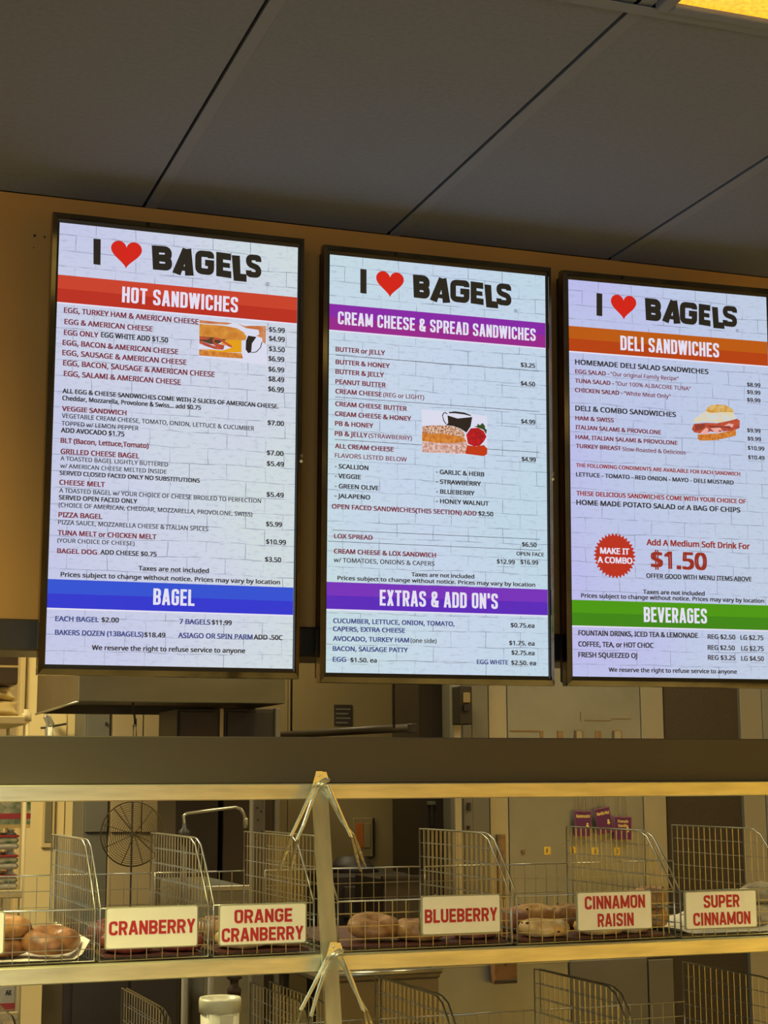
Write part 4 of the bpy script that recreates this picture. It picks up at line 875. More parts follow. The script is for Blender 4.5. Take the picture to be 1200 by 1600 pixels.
def bagel(px, Y, z, m, label, dia=.112, h=.042, tilt=(0, 0), seed=0, fruit=0):
    p = P(px, 1470, Y); r = dia * .215; R = dia / 2 - r
    t_ = empty('bagel', (p.x, Y, z), (tilt[0], tilt[1], 0)) if fruit else None
    mb = MB(); v, f = bagel_mesh(R, r, h, seed); mb.add(v, f, smooth=True)
    if t_ is None:
        o = mb.build('bagel', m, loc=(p.x, Y, z), rot=(tilt[0], tilt[1], 0)); tag(o, label, 'bagel', 'bagels in the wire baskets'); return o
    tag(t_, label, 'bagel', 'bagels in the wire baskets'); mb.build('crust', m, t_)
    mb = MB(); rnd = random.Random(seed + 50)
    for k in range(fruit):
        a = rnd.uniform(0, 6.28); b = rnd.uniform(.15, 1.5) if k % 2 else rnd.uniform(-.3, 1.2); x = R + r * math.cos(b) * .98; zz_ = h / 2 * math.sin(b) + h / 2 * .88
        s_ = rnd.uniform(.003, .005)
        mb.lathe([(0, -s_ * .6), (s_ * .8, -s_ * .3), (s_, 0), (s_ * .8, s_ * .35), (0, s_ * .6)], (x * math.cos(a), x * math.sin(a), zz_), 7)
    mb.build('fruit_piece', M['raisin'], t_, ); t_.children[-1]['kind'] = 'stuff'
ZD = ZB + .006
def sheet(x0, x1, y0, y1, z, m, name, label, cat, lift=None, lb_group=None):
    mb = MB(); nx, ny = 14, 10; rnd = random.Random(int(x0 * 1000)); vs = []
    for k in (0, 1):
        for i in range(nx + 1):
            for j in range(ny + 1):
                x = x0 + (x1 - x0) * i / nx; y = y0 + (y1 - y0) * j / ny
                e = min(i, nx - i) / nx; up_ = (lift or 0) * max(0, (1 - e * 9)) ** 1.3 + .0012 * rnd.random() * (1 if k == 0 else 0)
                vs.append((x, y, z + up_ + (.0008 if k else 0)))
    n1 = (nx + 1) * (ny + 1); fs = []
    for k in (0, 1):
        for i in range(nx):
            for j in range(ny):
                a = k * n1 + i * (ny + 1) + j; q = (a, a + ny + 1, a + ny + 2, a + 1); fs.append(q if k else q[::-1])
    mb.add(vs, fs); o = mb.build(name, m); tag(o, label, cat); return o
sheet(.336, .532, 3.155, 3.60, ZD, M['paper'], 'paper_liner', 'white paper sheet under the tan bagels, corner curling up', 'paper', lift=.034)
sheet(1.796, 2.055, 3.165, 3.60, ZD, M['paper'], 'paper_liner', 'white paper sheet under the wrapped pastries behind SUPER CINNAMON', 'paper', lift=.01)
for x0, x1, lb in ((.558, .748, 'dark red liner in the CRANBERRY basket'), (.777, .962, 'dark red liner in the ORANGE CRANBERRY basket'), (1.028, 1.388, 'dark red liner in the BLUEBERRY basket'), (1.415, 1.769, 'dark red liner in the CINNAMON RAISIN basket')):
    mb = MB(); mb.bbox((x0, 3.155, ZD), (x1, 3.61, ZD + .004), .001); o = mb.build('basket_liner', M['tray'])
    tag(o, lb, 'liner', 'dark red basket liners')
zt = ZD + .005
BG = [ # px, Y, z, mat, label, dia, h, tilt, fruit
 (78, 3.215, zt + .008, 'bg_brown', 'large brown bagel lying on white paper in the leftmost basket', .116, .042, (.16, 0), 0),
 (3, 3.24, zt, 'bg_brown', 'bottom bagel of the stack behind the cut-off left sign', .112, .036, (0, 0), 0),
 (1, 3.24, zt + .034, 'bg_tan', 'top bagel of the stack behind the cut-off left sign', .112, .040, (.05, 0), 0),
 (200, 3.215, zt, 'bg_red', 'reddish bagel at the front left behind the CRANBERRY sign', .108, .040, (0, 0), 7),
 (281, 3.215, zt, 'bg_red', 'reddish bagel at the front right behind the CRANBERRY sign', .098, .036, (0, 0), 7),
 (232, 3.33, zt, 'bg_red', 'reddish bagel at the back behind the CRANBERRY sign', .108, .040, (0, 0), 7),
 (172, 3.33, zt, 'bg_red', 'reddish bagel at the back left of the CRANBERRY basket', .10, .052, (.1, 0), 5),
 (345, 3.35, zt, 'bg_gold', 'golden bagel at the left of the ORANGE CRANBERRY basket', .105, .050, (.1, 0), 4),
 (378, 3.215, zt, 'bg_pale', 'pale bagel at the front of the ORANGE CRANBERRY basket', .108, .038, (0, 0), 5),
 (443, 3.22, zt, 'bg_gold', 'golden bagel beside the post in the ORANGE CRANBERRY basket', .10, .036, (0, 0), 5),
 (583, 3.255, zt + .009, 'bg_tan', 'tan bagel nearest the post in the BLUEBERRY basket', .112, .042, (.17, 0), 0),
 (655, 3.225, zt, 'bg_tan', 'tan bagel half behind the left edge of the BLUEBERRY sign', .112, .044, (0, 0), 6),
 (700, 3.38, zt, 'bg_rose', 'pinkish bagel at the back of the BLUEBERRY basket', .108, .042, (0, 0), 6),
 (740, 3.23, zt, 'bg_rose', 'pinkish bagel in front, under the BLUEBERRY sign', .106, .036, (0, 0), 6),
 (790, 3.34, zt, 'bg_rose', 'bagel at the right end of the BLUEBERRY basket', .105, .050, (0, 0), 4),
 (849, 3.20, zt, 'bg_pale', 'pale bagel with one raisin in front, left of the CINNAMON RAISIN sign', .108, .036, (0, 0), 6),
 (835, 3.40, zt, 'bg_gold', 'golden bagel at the back left of the CINNAMON RAISIN basket', .112, .050, (.06, 0), 5),
 (893, 3.38, zt, 'bg_tan', 'tan bagel behind the pale one in the CINNAMON RAISIN basket', .118, .050, (0, 0), 5),
 (936, 3.20, zt, 'bg_pale', 'pale bagel under the left half of the CINNAMON RAISIN sign', .108, .036, (0, 0), 6),
 (990, 3.205, zt, 'bg_pale', 'pale bagel under the right half of the CINNAMON RAISIN sign', .07, .036, (0, 0), 6),
 (1019, 3.30, zt, 'bg_gold', 'bottom golden bagel of the stack right of the CINNAMON RAISIN sign', .075, .043, (0, 0), 4),
 (1018, 3.30, zt + .045, 'bg_gold', 'top golden bagel of the stack right of the CINNAMON RAISIN sign', .075, .045, (.04, 0), 4)]
for k, (px, Y, z, m, lb, d, h, tl, fr) in enumerate(BG): bagel(px, Y, z, M[m], lb, d, h, tl, k + 1, fr)
# wrapped pastries at the right end
def pastry(px, Y, z, label, w=.09, h=.04, seed=0):
    rnd = random.Random(seed); p = P(px, 1440, Y); mb = MB(); prof = []; vs = []; A, Bn = 18, 8
    for j in range(Bn + 1):
        b = PI * j / Bn
        for i in range(A):
            a = 2 * PI * i / A; k = 1 + rnd.uniform(-.1, .12)
            vs.append((w / 2 * math.sin(b) ** .6 * math.cos(a) * k, w * .4 * math.sin(b) ** .6 * math.sin(a) * k, h / 2 * (1 - math.cos(b)) * (1 if j < Bn else 1.1)))
    fs = [(j * A + i, j * A + (i + 1) % A, (j + 1) * A + (i + 1) % A, (j + 1) * A + i) for j in range(Bn) for i in range(A)]
    mb.add(vs, fs); o = mb.build('wrapped_pastry', M['pastry'], loc=(p.x, Y, z)); tag(o, label, 'pastry', 'wrapped pastries in the right basket')
pastry(1192, 3.26, zt, 'grey wrapped pastry lying at the bottom right of the SUPER CINNAMON sign', .11, .045, 3)
pastry(1192, 3.27, zt + .046, 'grey wrapped pastry on top, right of the SUPER CINNAMON sign', .10, .045, 4)
pastry(1115, 3.29, zt, 'grey wrapped pastry hidden behind the SUPER CINNAMON sign', .12, .05, 5)

# ------------------------------------------------------------------ tongs hanging on the post
def tongs(hp, arms, Y, label):
    o0 = P(*hp, Y); t = empty('tongs', o0); tag(t, label, 'tongs', 'tongs hanging on the centre post')
    L = lambda px, py, dy=0: P(px, py, Y + dy) - o0
    # hinge plate, rivet, lock ring
    hx, hy = hp; mb = MB()
    q = [L(hx - 5, hy - 11, -.004), L(hx + 5, hy - 11, -.004), L(hx + 10, hy + 4, -.004), L(hx - 11, hy + 12, -.004)]
    mb.add([v + Vector((0, d, 0)) for d in (0, .0015) for v in q], [(0, 3, 2, 1), (4, 5, 6, 7), (0, 1, 5, 4), (1, 2, 6, 5), (2, 3, 7, 6), (3, 0, 4, 7)]); mb.build('hinge_plate', M['tongs'], t)
    mb = MB(); c = L(hx, hy - 4, -.004); mb.lathe([(0, .0022), (.0018, .0018), (.0026, .0)], (0, 0, 0), 10); r_ = mb.build('rivet', M['tongs'], t, loc=c, rot=(PI / 2, 0, 0))
    mb = MB(); mb.tube([L(hx - 9, hy + 14, -.006), L(hx + 3, hy + 6, -.008), L(hx + 11, hy, -.006)], .0022, 8); mb.build('lock_ring', M['tongs'], t)
    for pts, tip, dy in arms:
        p = [L(x, y, dy * k / (len(pts) - 1)) for k, (x, y) in enumerate(pts)]
        mb = MB(); n = len(p); e = Vector((0, .0075, 0)); s = Vector((.0018, 0, 0))
        # U channel: two flanges and a web
        for off in (0, 1):
            base = []
            for k, v in enumerate(p):
                wd_ = e * (1 - .25 * k / (n - 1)) ; c0 = v + wd_ * (off * 2 - 1)
                base += [c0 - s, c0 + s, c0 + s + Vector((0, .0012, 0)), c0 - s + Vector((0, .0012, 0))]
            fs = [tuple(4 * k + a for a in (0, 1)) + tuple(4 * (k + 1) + a for a in (1, 0)) for k in range(n - 1)] + [(4 * k + 1, 4 * k + 2, 4 * k + 6, 4 * k + 5) for k in range(n - 1)] + [(4 * k + 2, 4 * k + 3, 4 * k + 7, 4 * k + 6) for k in range(n - 1)] + [(4 * k + 3, 4 * k, 4 * k + 4, 4 * k + 7) for k in range(n - 1)]
            mb.add(base, fs)
        web = []
        for k, v in enumerate(p):
            wd_ = e * (1 - .25 * k / (n - 1)); web += [v - wd_ - s * .3, v + wd_ - s * .3, v + wd_ + s * .3, v - wd_ + s * .3]
        mb.add(web, [(4 * k + a, 4 * k + (a + 1) % 4, 4 * k + 4 + (a + 1) % 4, 4 * k + 4 + a) for k in range(n - 1) for a in range(4)])
        arm = mb.build('tongs_arm', M['tongs'], t)
        # scalloped gripping end
        a0 = p[-1]; a1 = L(tip[0], tip[1], dy * 1.3); d = a1 - a0; mb = MB(); vs = []; K = 13
        side = Vector((.62, .78, 0))
        for k in range(K):
            f_ = k / (K - 1); wv = .0048 + .0052 * math.sin(PI * min(1, f_ * 1.02) ** .8) + (.0011 if k % 2 else -.0011)
            c = a0 + d * f_
            for g in range(5):
                u = (g - 2) / 2; vs.append(c + side * (u * wv) + Vector((-.55, .2, 0)) * (.0045 * (1 - u * u) * math.sin(PI * f_)))
        vs2 = [v + Vector((.0009, -.0004, 0)) for v in vs]; n_ = len(vs)
        fs = [(k * 5 + g, k * 5 + g + 1, (k + 1) * 5 + g + 1, (k + 1) * 5 + g) for k in range(K - 1) for g in range(4)]
        mb.add(vs + vs2, fs + [tuple(n_ + i for i in f[::-1]) for f in fs]); mb.build('scalloped_tip', M['tongs'], arm)
YT1, YT2 = 3.142, 3.075
tongs((499, 1216), [([(494, 1222), (488, 1236), (471, 1272), (455, 1306)], (435, 1362), 0), ([(496, 1230), (488, 1250), (474, 1290), (464, 1312)], (452, 1368), .018)], YT1 - .004, 'upper steel tongs splayed to the left of the post')
tongs((505, 1217), [([(513, 1226), (519, 1240), (534, 1275), (549, 1308)], (563, 1362), 0), ([(508, 1232), (518, 1252), (535, 1285), (552, 1304)], (571, 1356), .02)], YT1 + .006, 'upper steel tongs hanging to the right of the post')
tongs((521, 1483), [([(516, 1490), (510, 1500), (490, 1540), (470, 1578)], (452, 1632), 0), ([(516, 1500), (508, 1516), (496, 1552), (486, 1588)], (474, 1640), .018)], YT2 - .004, 'lower steel tongs splayed to the left of the post')
tongs((527, 1484), [([(535, 1494), (541, 1508), (555, 1545), (568, 1580)], (578, 1634), 0), ([(530, 1500), (540, 1516), (556, 1552), (572, 1578)], (588, 1630), .02)], YT2 + .006, 'lower steel tongs hanging to the right of the post')

# ------------------------------------------------------------------ kitchen beyond
def slab(name, x0, y0, x1, y1, Y, th, m, parent=None, bv=.003, zt=None, zb=None):
    """upright slab whose front face covers the given photo rectangle at depth Y"""
    a, b = P(x0, (y0 + y1) / 2, Y), P(x1, (y0 + y1) / 2, Y); c, d = P((x0 + x1) / 2, y0, Y), P((x0 + x1) / 2, y1, Y)
    z1 = c.z if zt is None else zt; z0 = d.z if zb is None else zb
    mb = MB(); mb.bbox((a.x, Y, z0), (b.x, Y + th, z1), bv); return mb.build(name, m, parent)
# door at the left
YD = 6.55
door = tag(empty('door_1', (0, 0, 0)), kind='structure')
slab('door_leaf', 38, 1030, 121, 1300, YD, .05, M['cream'], door, zb=.01, zt=2.32)
slab('door_frame', 122, 1030, 128.5, 1300, YD - .02, .09, M['creamdk'], door, zb=0, zt=2.4)
slab('door_frame', 29, 1030, 37, 1300, YD - .02, .09, M['creamdk'], door, zb=0, zt=2.4)
a = P(38, 1200, YD - .02); b = P(121, 1200, YD)
mb = MB(); mb.bbox((a.x, YD - .02, 2.33), (b.x + .03, YD + .07, 2.4), .003); mb.build('door_frame', M['creamdk'], door)
slab('door_window_frame', 66, 1180, 87, 1325, YD - .012, .012, M['creamdk'], door)
slab('door_window', 71, 1185, 82, 1316, YD - .016, .004, M['glassdk'], door)
slab('door_moulding', 102, 1030, 104, 1300, YD - .005, .005, M['creamdk'], door, zb=.2, zt=2.3)
# wall finishes as pieces of the kitchen wall
kw = bpy.data.objects['wall_kitchen']
for x0, x1, m in ((129, 150, 'grey'), (150, 290, 'kwall_dim'), (290, 350, 'black'), (350, 450, 'kwall_dim'), (450, 710, 'kwall_dim')):
    slab('wall_panel', x0 + .3, 900, x1 - .3, 1600, YF - .03, .03, M[m], kw, zb=0, zt=2.9)
# dark service duct / cabinets behind the left rails
def thing_slab(name, label, cat, x0, y0, x1, y1, Y, th, m, zb=None, zt=None, extra=None, group=None):
    a = P(x0, y1, Y); t = empty(name, (a.x, Y, 0)); tag(t, label, cat, group)
    o = slab('body', x0, y0, x1, y1, Y, th, m, None, zb=zb, zt=zt); o.parent = t; o.location = (-a.x, -Y, 0)
    if extra:
        for nm, r, dy, th2, mm in extra:
            e = slab(nm, *r, Y + dy, th2, mm, None, bv=.0015); e.parent = t; e.location = (-a.x, -Y, 0)
    return t
thing_slab('tall_cabinet', 'dark brown tall cabinet behind the bent faucet pipe', 'cabinet', 283, 1240, 352, 1392, 5.75, .4, M['dkbrown'], zb=0,
           extra=[('cabinet_door', (285, 1246, 349, 1385), -.012, .012, M['black'])])
thing_slab('side_cabinet', 'olive brown cabinet panel between the dark cabinet and the steel post', 'cabinet', 354, 1242, 396, 1470, 5.85, .35, M['kwall_dim'], zb=0,
           extra=[('cabinet_door', (357, 1250, 393, 1460), -.01, .01, M['dkbrown'])])
thing_slab('sink_bench', 'low steel sink bench seen through the ORANGE CRANBERRY basket', 'bench', 318, 1388, 398, 1600, 4.7, .6, M['ssteel'], zb=0,
           extra=[('bench_edge', (318, 1384, 398, 1392), -.015, .02, M['ssteel2'])])
thing_slab('storage_unit', 'dark brown unit low behind the leftmost lower basket', 'cabinet', 98, 1505, 282, 1600, 4.6, .4, M['dkbrown'], zb=0,
           extra=[('cabinet_door', (112, 1512, 200, 1640), -.01, .01, M['dkbrown']), ('cabinet_door', (203, 1512, 276, 1640), -.01, .01, M['dkbrown'])])
# steel posts
for (x0, y0, x1, Y, lb) in ((396, 1243, 415, 4.3, 'pale steel post with dark spots left of the centre tongs'), (709.5, 1070, 721.5, 5.5, 'pale steel post beside the dark wall box')):
    a = P(x0, 1200, Y); b = P(x1, 1200, Y); top = P(x0, y0, Y).z
    t = empty('steel_post', (a.x, Y, 0)); tag(t, lb, 'post', 'steel posts in the kitchen')
    mb = MB(); mb.bbox((0, 0, 0), (b.x - a.x, .04, top), .003); mb.build('tube', M['grey'] if Y < 5 else M['ssteel2'], t)
    mb = MB(); mb.bbox((-.03, -.03, 0), (b.x - a.x + .03, .07, .008), .002); mb.build('foot_plate', M['ssteel2'], t)
    if Y < 5:
        for k, (px, py) in enumerate([(402, 1262), (408, 1268), (403, 1281), (409, 1300), (401, 1310), (406, 1330)]):
            p = P(px, py, Y); mb = MB(); mb.lathe([(0, .0008), (.0022, .0006), (.003, 0)], (0, 0, 0), 8)
            o = mb.build('dark_spot', M['black'], t, loc=(p.x - a.x, -.0002, p.z), rot=(PI / 2, 0, 0))
# bent faucet
p0 = P(288, 1298, 4.9)
t = empty('faucet', (p0.x, 4.9, p0.z - .35)); tag(t, 'chrome faucet with a long bent pipe and dark valve head', 'faucet')
mb = MB(); pts = [P(x, y, 4.9) - Vector((p0.x, 4.9, p0.z - .35)) for x, y in ((288, 1300), (288, 1284), (287, 1275), (292, 1271), (330, 1266), (368, 1261.5), (376, 1264), (381, 1272), (384, 1284))]
mb.tube(pts, .0052, 8); mb.build('bent_pipe', M['wire_thick'], t)
mb = MB(); mb.lathe([(0, -.03), (.016, -.026), (.02, -.01), (.018, .008), (.008, .016), (.006, .03), (0, .03)], (0, 0, .35 - .008), 14); mb.build('valve_head', M['black'], t)
mb = MB(); mb.tube([(0, 0, .32), (0, 0, -.9)], .011, 10); mb.build('riser_pipe', M['black'], t)
mb = MB(); e = pts[-1]; mb.lathe([(0, -.02), (.008, -.018), (.008, .006), (.004, .012)], tuple(e), 10); mb.build('spout_end', M['wire_thick'], t)
# round wire fan guard
c = P(207, 1303, 5.1); Rr = 49 * 5.1 / 2541 * 1.0
t = empty('wire_fan', (c.x, 5.1, c.z)); tag(t, 'round wire fan guard on a thin rod against the olive wall', 'fan')
def circ(r, n=40, y=0): return [(r * math.cos(2 * PI * k / n), y, r * math.sin(2 * PI * k / n)) for k in range(n)]
mb = MB(); mb.tube(circ(Rr), .0022, 6, closed=True); mb.build('outer_ring', M['wire_dim'], t)
mb = MB()
for k in range(1, 15): mb.tube(circ(Rr * k / 15.2, 32, -.004 - .022 * (1 - (k / 15.2) ** 2)), .0009, 3, closed=True)
mb.build('guard_wires', M['wire_dim'], t)
mb = MB()
for a in (50, 115, 162, 205, 250, 290, 335): mb.tube([(0, -.026, 0), (Rr * .6 * math.cos(math.radians(a)), -.018, Rr * .6 * math.sin(math.radians(a))), (Rr * math.cos(math.radians(a)), 0, Rr * math.sin(math.radians(a)))], .0016, 4)
mb.tube([(-Rr * .66, -.03, Rr * .8), (0, -.036, 0), (Rr * .66, -.03, -Rr * .62)], .0024, 5)
mb.build('spokes', M['wire_dim'], t)
mb = MB(); mb.tube([(0, .01, Rr + .03), (0, .01, -Rr - 1.0 - (c.z - 1.0 - Rr) + .02)], .003, 6); mb.build('stand_rod', M['black'], t)
mb = MB(); mb.lathe([(0, 0), (.12, 0), (.12, .01), (.02, .02), (0, .02)], (0, .01, -c.z), 20); mb.build('stand_base', M['black'], t)

# exhaust hood
a = P(123, 1095, 5.0); b = P(445, 1095, 5.0); zb_ = P(123, 1096, 5.0).z; zt_ = 2.55; Dh = .93
t = empty('exhaust_hood', (a.x, 5.0, zb_)); tag(t, 'large steel exhaust hood hanging under the first menu screen', 'hood'); wdt = b.x - a.x; hh = zt_ - zb_
mb = MB(); mb.bbox((0, 0, 0), (wdt, .02, hh), .002); mb.build('front_panel', M['hood'], t)
mb = MB(); mb.bbox((0, .021, 0), (.015, Dh, hh), .002); mb.build('side_panel', M['hooddk'], t)
mb = MB(); mb.bbox((wdt - .015, .021, 0), (wdt, Dh, hh), .002); mb.build('side_panel', M['hooddk'], t)
mb = MB(); mb.box((.016, .022, .03), (wdt - .016, Dh - .01, .045)); mb.build('filter_tray', M['dkbrown'], t)
mb = MB(); mb.bbox((0, Dh, 0), (wdt, Dh + .015, hh), .002); mb.build('back_panel', M['hooddk'], t)
mb = MB(); mb.bbox((.0, .0, hh), (wdt, Dh, hh + .015), .002); mb.build('top_panel', M['hooddk'], t)
mb = MB(); mb.bbox((wdt * .4, .3, hh + .016), (wdt * .6, .6, CEIL - zb_), .002); mb.build('exhaust_duct', M['hooddk'], t)
mb = MB(); mb.tube([(-.004, .0, -.002), (-.004, Dh, -.002)], .004, 6); mb.build('drip_edge', M['wire_thick'], t)
# what shows under the hood
thing_slab('oven', 'dark oven body under the hood, left part', 'oven', 277, 1107, 343, 1165, 5.35, .3, M['black'], zb=0,
           extra=[('oven_door', (281, 1112, 339, 1200), -.012, .012, M['dkbrown'])])
thing_slab('oven', 'dark oven body under the hood, beside the pale strip', 'oven', 350, 1107, 430, 1165, 5.35, .3, M['dkbrown'], zb=0,
           extra=[('oven_door', (355, 1112, 426, 1200), -.012, .012, M['black']), ('trim_strip', (343.5, 1107, 349.5, 1160), .002, .02, M['creamdk'])])
thing_slab('grey_locker', 'grey locker between the cream door and the pale panel', 'locker', 133, 1100, 172, 1160, 6.3, .3, M['grey'], zb=0,
           extra=[('locker_door', (135, 1104, 170, 1300), -.01, .01, M['grey']), ('handle', (165, 1128, 168, 1134), -.02, .01, M['black'])])
thing_slab('wall_locker', 'pale olive locker under the hood with a hanging hook in front', 'locker', 173, 1100, 276, 1160, 6.3, .3, M['kwall'], zb=0,
           extra=[('locker_door', (175, 1104, 222, 1300), -.01, .01, M['kwall']), ('locker_door', (224, 1104, 274, 1300), -.01, .01, M['kwall'])])
t = thing_slab('steel_upright', 'slim steel upright at the right end of the hood', 'post', 430, 1106, 438.5, 1160, 5.2, .03, M['grey'], zb=0, extra=[('foot_plate', (427, 1700, 442, 1703), -.01, .05, M['ssteel2'])])
p = P(210, 1108, 5.3); t = empty('hanging_hook', p); tag(t, 'thin dark hook with a pale loop hanging below the hood', 'hook')
mb = MB(); mb.tube([(-.006, 0, .06), (-.004, 0, .0), (.002, 0, -.03), (.003, 0, -.05)], .0035, 6); mb.build('hook_wire', M['black'], t)
mb = MB(); mb.tube([(.006, 0, -.03), (.008, 0, -.09)], .0022, 6); mb.tube([(-.002, 0, -.05), (-.002, 0, -.09)], .0018, 6); mb.tube([(-.002, 0, -.055), (.007, 0, -.055)], .0018, 6); mb.build('loop', M['wire_thick'], t)
# hook and lever fitting on the cream door
YT = 6.49
o_ = P(78, 1140, YT); t = empty('door_hook', o_); tag(t, 'curved chrome hook with a dark lever on the cream door', 'hook')
L = lambda x, y, d=0: P(x, y, YT + d) - o_
mb = MB(); mb.tube([L(75, 1160), L(73, 1150), L(73, 1140), L(75, 1131), L(72, 1124), L(70, 1121.5), L(73, 1118), L(77, 1119.5), L(79, 1125), L(82, 1131), L(82, 1136)], .0075, 8); mb.build('hook_neck', M['ssteel2'], t)
mb = MB(); mb.tube([L(63.5, 1137.5), L(73, 1137), L(84, 1134.5), L(103.5, 1131)], .0045, 8); mb.build('lever', M['black'], t)
mb = MB(); mb.tube([L(78, 1165), L(78, 1136)], .012, 10); mb.tube([L(83.5, 1165), L(83.5, 1135)], .003, 6); mb.build('hook_body', M['bucket'], t)
mb = MB(); mb.bbox(tuple(L(74, 1170, .02)), tuple(Vector((L(85, 1170).x, .06, L(78, 1160).z))), .002); mb.build('back_plate', M['ssteel2'], t)

# wall sign, duct and small things in the dim middle
thing_slab('wall_notice', 'small dark notice plate on the brown wall under the second screen', 'sign', 522, 1101, 551, 1134, YF - .036, .004, M['dkbrown'],
           extra=[('notice_line', (525, 1107 + 7 * k, 548 - 4 * (k % 2), 1109.5 + 7 * k), -.002, .001, M['grey']) for k in range(4)])
a = P(470, 1147, 5.9); b = P(647, 1137, 4.9)
t = empty('hanging_pipe', b); tag(t, 'long brown bar ending in a dark cap, in front of the brown wall', 'bar')
mb = MB(); d = a - b; mb.tube([(0, 0, 0), tuple(d * 1.3)], .014, 8); mb.build('bar', M['dkbrown'], t)
mb = MB(); mb.bbox((-.016, -.02, -.017), (.004, .02, .013), .002); mb.build('end_cap', M['black'], t)
mb = MB(); mb.tube([(-.05, .05, .0), (-.05, .05, CEIL - b.z)], .004, 6); mb.tube([tuple(d * 1.1), (d.x * 1.1, d.y * 1.1, CEIL - b.z)], .004, 6); mb.build('hanger_rod', M['black'], t)
t = thing_slab('wall_box', 'black wall box with a dark knob beside the pale post', 'box', 717.5, 1072, 738, 1132, 5.42, .07, M['black'],
           extra=[('cover_plate', (724, 1082, 735, 1098), -.006, .006, M['kwall_dim']), ('knob', (725, 1101, 734, 1111), -.012, .012, M['tvback'])])
thing_slab('grey_pillar', 'grey pillar between the wall box and the steel cooler', 'pillar', 722, 1075, 763, 1160, 5.55, .2, M['grey'], zb=0, zt=2.9,
           extra=[('seam_strip', (738.5, 1075, 740, 1300), -.003, .003, M['kwall_dim']), ('bracket', (731, 1254, 736, 1266), -.01, .01, M['black']), ('bracket', (731, 1290, 735, 1296), -.01, .01, M['black'])])
# framed hatch, an orange reflection painted on one pane
thing_slab('framed_hatch', 'small framed hatch with a painted orange reflection in the dim brown wall', 'hatch', 552, 1278, 583, 1339, YF - .05, .02, M['kwall_dim'],
           extra=[('reflection_pane', (556, 1286, 568, 1325), -.004, .004, M['orange']), ('dark_pane', (569, 1286, 579, 1325), -.004, .004, M['kwall_dim']), ('shade_edge', (583.3, 1278, 586, 1338), .004, .01, M['black'])])
thing_slab('dark_column', 'dark column with a thin hose, right of the framed hatch', 'column', 656, 1200, 708, 1500, 5.8, .3, M['dkbrown'], zb=0, zt=2.2,
           extra=[('hose', (673, 1255, 678, 1292), -.02, .02, M['black']), ('hose_clamp', (670, 1252, 681, 1258), -.025, .025, M['grey'])])
# dark worktop machines seen through the BLUEBERRY basket
def machine(x0, x1, ytop, Y, label, kind):
    a = P(x0, ytop, Y); b = P(x1, ytop, Y); t = empty('kitchen_machine', (a.x, Y, 0)); tag(t, label, 'machine'); w_ = b.x - a.x
    mb = MB(); mb.bbox((0, 0, 0), (w_, .35, a.z - .05), .01); mb.build('body', M['black'], t)
    mb = MB(); mb.lathe([(0, .06), (w_ * .18, .055), (w_ * .26, .03), (w_ * .36, .0), (0, 0)], (w_ * .4, .15, a.z - .05), 16); mb.build('head', M['black'], t)
    mb = MB(); mb.bbox((w_ * .1, -.012, a.z - .2), (w_ * .9, 0, a.z - .09), .004); mb.build('front_plate', M['dkbrown'], t)
machine(524, 640, 1344, 5.55, 'dark low machine behind the BLUEBERRY basket, near the post', 0)
thing_slab('kitchen_bench', 'dark kitchen bench in the middle distance right of the post', 'bench', 600, 1372, 674, 1600, 5.2, .3, M['dkbrown'], zb=0, extra=[('worktop_edge', (598, 1368, 676, 1374), -.015, .02, M['black'])])
# bright horizontal pipe and bench below the lower rail
a = P(500, 1525, 4.3); b = P(690, 1525, 4.3)
t = empty('work_table', (a.x, 4.3, 0)); tag(t, 'work table with a bright rounded steel edge, low behind the post', 'table')
mb = MB(); mb.tube([(0, 0, a.z), (b.x - a.x, 0, a.z)], .0075, 10); mb.build('rolled_edge', M['wire_thick'], t)
mb = MB(); mb.bbox((0, .008, a.z - .02), (b.x - a.x, .5, a.z - .004), .003); mb.build('tabletop', M['deck'], t)
mb = MB(); mb.bbox((0, .02, a.z - .14), (b.x - a.x, .03, a.z - .021), .003); mb.build('apron', M['kwall_dim'], t)
for x in (.03, b.x - a.x - .03):
    for y in (.04, .45): mb = MB(); mb.tube([(x, y, 0), (x, y, a.z - .02)], .015, 8); mb.build('leg', M['deck'], t)

# ------------------------------------------------------------------ steel cooler wall on the right
YC = 5.6
t = empty('steel_cooler', (P(764, 1200, YC).x, YC, 0)); tag(t, 'tall stainless cooler with rust-stained slots and yellow stickers', 'cooler'); ox = t.location.x
def cs(name, x0, y0, x1, y1, dy, th, m, zb=None, zt=None, bv=.0015):
    o = slab(name, x0, y0, x1, y1, YC + dy, th, m, None, bv=bv, zb=zb, zt=zt); o.parent = t; o.location = (-ox, -YC, 0); return o
cs('frame_strip', 764, 1000, 792.3, 1300, 0, .05, M['ssteel2'], 0, 2.6)
cs('door_panel', 793.5, 1000, 1001.5, 1300, .004, .05, M['ssteel'], .05, 2.6)
cs('frame_strip', 1002.8, 1000, 1037.5, 1300, 0, .05, M['ssteel2'], 0, 2.6)
cs('cabinet_body', 764, 1000, 1037, 1300, .06, .7, M['ssteel'], 0, 2.6)
for x0, x1 in ((899.5, 911.5), (959, 972)):
    cs('vent_slot', x0, 1141, x1, 1156, -.006, .009, M['rust']); cs('slot_opening', x0 + 1.8, 1142.8, x1 - 1.8, 1157, -.008, .004, M['ssteel2'])
for x0, x1 in ((871, 880), (930.5, 939.5), (844, 849)):
    cs('rust_stain', x0, 1142, x1, 1155, .001, .003, M['rust'], bv=.0003)
cs('rust_stain', 797, 1141, 843, 1143, .001, .003, M['rust'], bv=.0003)
for x0, y0, x1, y1 in ((914, 1125, 955, 1126.2), (955, 1122.5, 986, 1123.5), (907, 1112, 908, 1127)): cs('scratch', x0, y0, x1, y1, .002, .002, M['rust'], bv=.0002)
